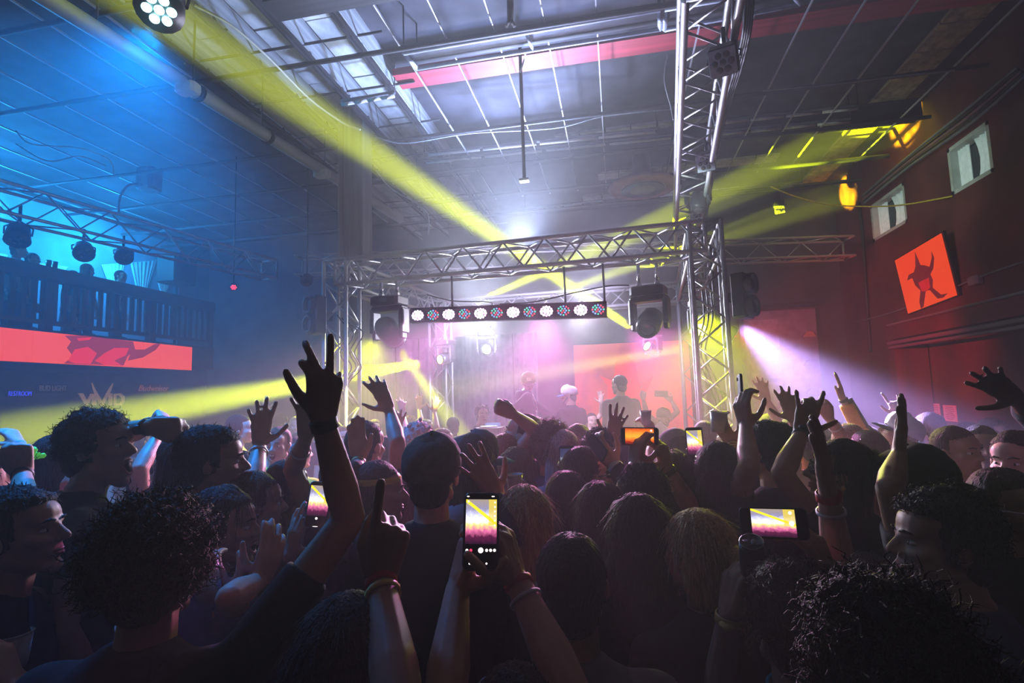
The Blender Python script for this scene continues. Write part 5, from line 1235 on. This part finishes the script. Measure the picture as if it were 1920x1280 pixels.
pe('person in dark suit sleeve with white cuff holding a dark phone', 1262, 905, 2.35, 0, hair=('wavy', 'dark'), shirt='black', sleeve=1.82, arms=[('L', (1200, 935), (1152, 872), (1126, 842), 'grip', -20)], bands=[('L', .86, 'white', .024, 'cuff')])
phone('dark phone tilted in the cuffed hand', 1120, 838, 2.3, False, 50, 'blue', 'black', sc_=.85, away=True, turn=50)
pe('man in grey cap in front of the right truss post', 1268, 850, 3.1, 0, hair=('crop', 'black'), cap=('cap', 'grey', 'grey', 180), shirt='grey')
pe('person with wavy black hair holding the bright upright phone', 1345, 890, 2.2, 0, hair=('wavy', 'black'), shirt='black', s=.97, arms=[('R', (1350, 945), (1336, 885), (1320, 835), 'grip', 55, 2.42)])
phone('bright upright phone below the right truss post', 1303, 833, 2.38, False, 2, 'club', 'black', picfrac=.8)
pe('person holding up a cup with an arm full of bracelets', 1390, 915, 2.5, 0, hair=('short', 'black'), shirt='black', skin=1, arms=[('L', (1394, 900), (1372, 830), (1350, 795), 'grip', -30, 2.62)], bands=[('L', .9, 'gold', .004, 'bracelet'), ('L', .82, 'gold', .004, 'bracelet'), ('L', .74, 'gold', .004, 'bracelet')])
cup('translucent cup with red drink beside the right truss post', 1347, 791, 2.6, .10, .042, .12)
pe('man with thick black hair and broad black shirt, hand holding a phone edge-on', 1438, 848, 2.3, -32, hair=('messy', 'black'), shirt='black', wide=1.2, arms=[('L', (1404, 872), (1398, 798), (1388, 748), 'grip', -40)])
phone('thin phone seen edge-on above the thick haired man', 1388, 728, 2.25, False, 6, 'blue', 'black', sc_=.8, away=True, turn=78)

# right middle and far
pe('shouting man in white and green cap and orange jacket, arm straight up', 1686, 812, 3.6, -62, 24, hair=('short', 'brown'), cap=('cap', 'white', 'green'), shirt='orange', sleeve=1.85, yell=1, arms=[('R', (1612, 806), (1581, 748), (1568, 692), 'flat', 85)], bands=[('R', .97, 'black', .012, 'wristband')], extra=stripes)
pe('person in teal jacket with two fingers raised behind the green cap', 1738, 806, 4.0, -30, hair=('short', 'dark'), shirt='teal', sleeve=1.9, arms=[('L', (1712, 800), (1686, 776), (1672, 748), 'horns', 160)])
pe('man with swept black hair facing the camera at right', 1797, 848, 2.7, 165, hair=('short', 'black'), shirt='black')
pe('dark haired person in profile near the right edge', 1905, 868, 2.2, -115, hair=('short', 'black'), shirt='pink')
pe('person in grey shirt with arm up before the violet beam', 1478, 815, 4.3, -20, hair=('short', 'dark'), shirt='grey', sleeve=.8, arms=[('L', (1456, 785), (1437, 750), (1426, 716), 'open', 170)])
pe('person raising a dark spread hand beside the watch arm', 1512, 835, 3.2, -10, hair=('short', 'black'), shirt='pink', skin=1, arms=[('L', (1502, 815), (1486, 785), (1474, 742), 'open', 180)])
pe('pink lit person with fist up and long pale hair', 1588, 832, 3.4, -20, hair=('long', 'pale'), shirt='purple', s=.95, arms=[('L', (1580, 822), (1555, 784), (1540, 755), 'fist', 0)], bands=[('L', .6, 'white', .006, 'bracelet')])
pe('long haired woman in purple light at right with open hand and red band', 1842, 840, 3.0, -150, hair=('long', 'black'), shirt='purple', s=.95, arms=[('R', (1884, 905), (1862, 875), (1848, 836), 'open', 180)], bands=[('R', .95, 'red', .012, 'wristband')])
pe('person beyond the right edge reaching a large brown hand in', 1985, 850, 2.1, -40, hair=('short', 'black'), shirt='grey', sleeve=1.7, skin=2, arms=[('L', (1960, 805), (1905, 748), (1868, 722), 'open', 180)])
for k, (x, y, z, yw, hr, sh, lb) in enumerate((
    (1752, 822, 4.4, 30, ('short', 'black'), 'black', 'dark headed person under the paper notices'), (1868, 815, 4.2, 150, ('short', 'dark'), 'white', 'person in pale shirt under the right soffit'),
    (1540, 835, 4.0, -40, ('curly', 'black'), 'purple', 'curly haired person in violet light beside the fist'), (1625, 850, 3.0, -10, ('short', 'black'), 'purple', 'short haired person under the orange sleeve'),
    (1408, 835, 3.4, -20, ('long', 'brown'), 'white', 'brown haired person behind the thick haired man'), (1320, 822, 4.0, 0, ('short', 'black'), 'grey', 'dark head at the foot of the right truss post'),
    (1450, 800, 5.2, 120, ('short', 'dark'), 'purple', 'small distant face below the violet beam at left'), (1510, 800, 5.4, -60, ('long', 'pale'), 'pink', 'small distant pale haired person in the violet beam'), (1600, 808, 5.0, 10, ('short', 'black'), 'blue', 'small distant head right of the violet beam'),
    (1812, 818, 5.0, -20, ('long', 'dark'), 'black', 'small distant long haired head by the soffit post'), (1160, 850, 3.3, 0, ('short', 'black'), 'red', 'dark head below the man in black on stage'), (1010, 815, 4.2, 0, ('bun', 'brown'), 'pink', 'brown hair bun right below the performer in cap'))):
    pe(lb, x, y, z, yw, hair=hr, shirt=sh, arms=[('R', (1222, 858), (1226, 818), (1212, 785), 'grip', 40, 3.52)] if 'below the man in black' in lb else [])
# distant crowd in yellow haze, left of the stage
far = [(335, 808, 6.0, 150, 'long', 'brown', 'woman with long brown hair facing us in the yellow haze at left'), (292, 815, 6.4, 60, 'short', 'dark', 'small head above the fists at left'), (258, 828, 5.5, 0, 'long', 'dark', 'small long haired head behind the shouting man'),
    (372, 822, 5.2, 10, 'short', 'black', 'dark head above the plaid shirt man'), (452, 806, 4.8, 70, 'messy', 'dark', 'man in profile above the spread hand'), (482, 800, 7.0, -40, 'short', 'black', 'tiny head between the spread hand and the beam'),
    (528, 792, 7.2, 20, 'short', 'dark', 'tiny capped head below the yellow beam'), (556, 800, 6.4, 160, 'long', 'blonde', 'tiny blonde head below the yellow beam'), (604, 806, 6.2, 140, 'short', 'brown', 'small face left of the big raised hand'),
    (560, 850, 4.2, 40, 'short', 'black', 'dark head left of the big forearm'), (645, 822, 5.6, 150, 'long', 'brown', 'small face right of the big wristband'), (702, 806, 6.6, 170, 'short', 'dark', 'tiny face inside the left truss post'),
    (742, 812, 5.8, 120, 'long', 'blonde', 'blonde head behind the bent pink arm'), (772, 800, 7.0, 60, 'curly', 'dark', 'curly head in the thick yellow light'), (800, 806, 6.2, 70, 'bun', 'dark', 'person with hair tied back in the yellow light'),
    (832, 828, 5.0, 80, 'long', 'brown', 'brown haired face beside the rear left post'), (848, 800, 7.2, -30, 'short', 'black', 'tiny head behind the rear left post'), (728, 850, 4.0, 10, 'short', 'black', 'dark head under the bent pink arm'),
    (760, 838, 4.6, 150, 'short', 'brown', 'small yellow face beneath the crossing beams'), (60, 880, 4.6, 20, 'long', 'dark', 'dark long haired head at far left in green haze'), (170, 815, 7.0, 30, 'short', 'dark', 'tiny head in green haze behind the shouting man'), (240, 806, 7.6, 10, 'short', 'black', 'tiny distant head under the bar sign')]
for k, (x, y, z, yw, st, hc, lb) in enumerate(far):
    arms = []
    if k in (5, 7, 12, 13, 14, 17): 
        arms = [('R', (x + 18, y - 6), (x + 14, y - 34), (x + 10 + 4 * (k % 3), y - 62), 'open', 180 if k % 2 else 0)]
    pe(lb, x, y, z, yw, hair=(st, hc), shirt=['black', 'grey', 'green', 'navy', 'yellow'][k % 5], arms=arms, s=.95 if st in ('long', 'bun') else 1)
# performers on the stage
pe('performer in dark cap and hoodie with white drawstrings looking down', 991, 717, 6.95, 178, -16, hair=('short', 'black'), cap=('cap', 'black', 'black'), shirt='navy', sleeve=1.85, floor=ZS, nk=.185, extra=hoodie, arms=[('R', (956, 775), (982, 781), (996, 786), 'pinch', 0), ('L', (1028, 776), (1012, 784), (1000, 790), 'pinch', 0)])
pe('bearded performer in white cap with blue brim turned left', 1066, 741, 7.4, -75, -5, hair=('crop', 'black'), cap=('cap', 'white', 'blue'), beard='black', shirt='navy', sleeve=.6, floor=ZS)
pe('man in black long sleeves standing on stage seen from behind', 1160, 722, 6.9, -38, hair=('short', 'black'), shirt='black', sleeve=1.9, floor=ZS, wide=1.1)
pe('smiling man in backwards cap filming beside the stage', 1244, 783, 7.6, 172, 8, hair=('short', 'dark'), cap=('cap', 'black', 'black', 180), shirt='white', yell=.4, beard='dark', floor=FZ, arms=[('R', (1212, 775), (1206, 748), (1207, 726), 'point', 0), ('L', (1270, 772), (1260, 752), (1246, 740), 'grip', 0)])
phone('tiny dark phone held by the man in the backwards cap', 1240, 738, 7.4, True, -3, 'blue', 'black', away=True, sc_=1.2)
pe('young man with dark curls facing us behind the desk', 905, 778, 7.2, 160, hair=('curly', 'black'), shirt='black', floor=FZ)
pe('tiny person with raised hand behind the man in black', 1110, 790, 8.2, 170, hair=('short', 'dark'), shirt='grey', floor=FZ, arms=[('L', (1128, 775), (1127, 755), (1126, 735), 'open', 180)])
pe('person behind the stage in front of the orange screen', 1215, 790, 8.4, 170, hair=('long', 'dark'), shirt='pink', floor=FZ)
cup('small cup held up at the edge of the stage', 1211, 783, 3.5, .09, .038)
cup('yellow lit cup near the headband woman', 743, 858, 2.72, .09, .036)
cup('white paper cup at left beside the laughing wavy haired woman', 386, 1085, 1.5, .12, .042, -.25)
cup('clear blue lit cup in the bottom left corner', 22, 1232, 1.4, .12, .042)
# gallery guests
for k, (x, y, yw, hr, sh, lb) in enumerate(((36, 470, 60, ('short', 'dark'), 'white', 'gallery guest in white shirt under the left par lamp'), (62, 488, 80, ('short', 'black'), 'grey', 'gallery guest with dark hair beside the white shirt'), (165, 508, 20, ('long', 'dark'), 'red', 'gallery guest with long hair in the middle of the railing'), (138, 520, 100, ('short', 'black'), 'black', 'dark gallery guest leaning near the long haired one'), (227, 519, 85, ('short', 'black'), 'black', 'gallery guest leaning on the rail before the tallest drape'))):
    q = PL(x, y, 0, GX - .55); pe(lb, x, y, float(np.dot(q - CAM, _f)), yw + 0, hair=hr, shirt=sh, floor=3.37)
for k, (x, y) in enumerate(((90, 518), (102, 518))):
    o = thing('rail_cup', ['left dark cup standing on the gallery rail', 'right dark cup standing on the gallery rail'][k], 'cup', PL(x, y, 0, GX - .1) * V(1, 1, 0) + V(0, 0, 4.41))
    MB().rings([np.stack([circ(12)[0] * r, circ(12)[1] * r, 0 * circ(12)[0] + z], 1) for z, r in ((0, .032), (.12, .042), (.118, .038), (.02, .03))], 12).build('wall', gearblack, o, True)
    MB().rings([np.stack([circ(12)[0] * r, circ(12)[1] * r, 0 * circ(12)[0] + z], 1) for z, r in ((.118, .042), (.124, .044), (.12, .04))], 12, cap=False).build('rim', gearblack, o, True)
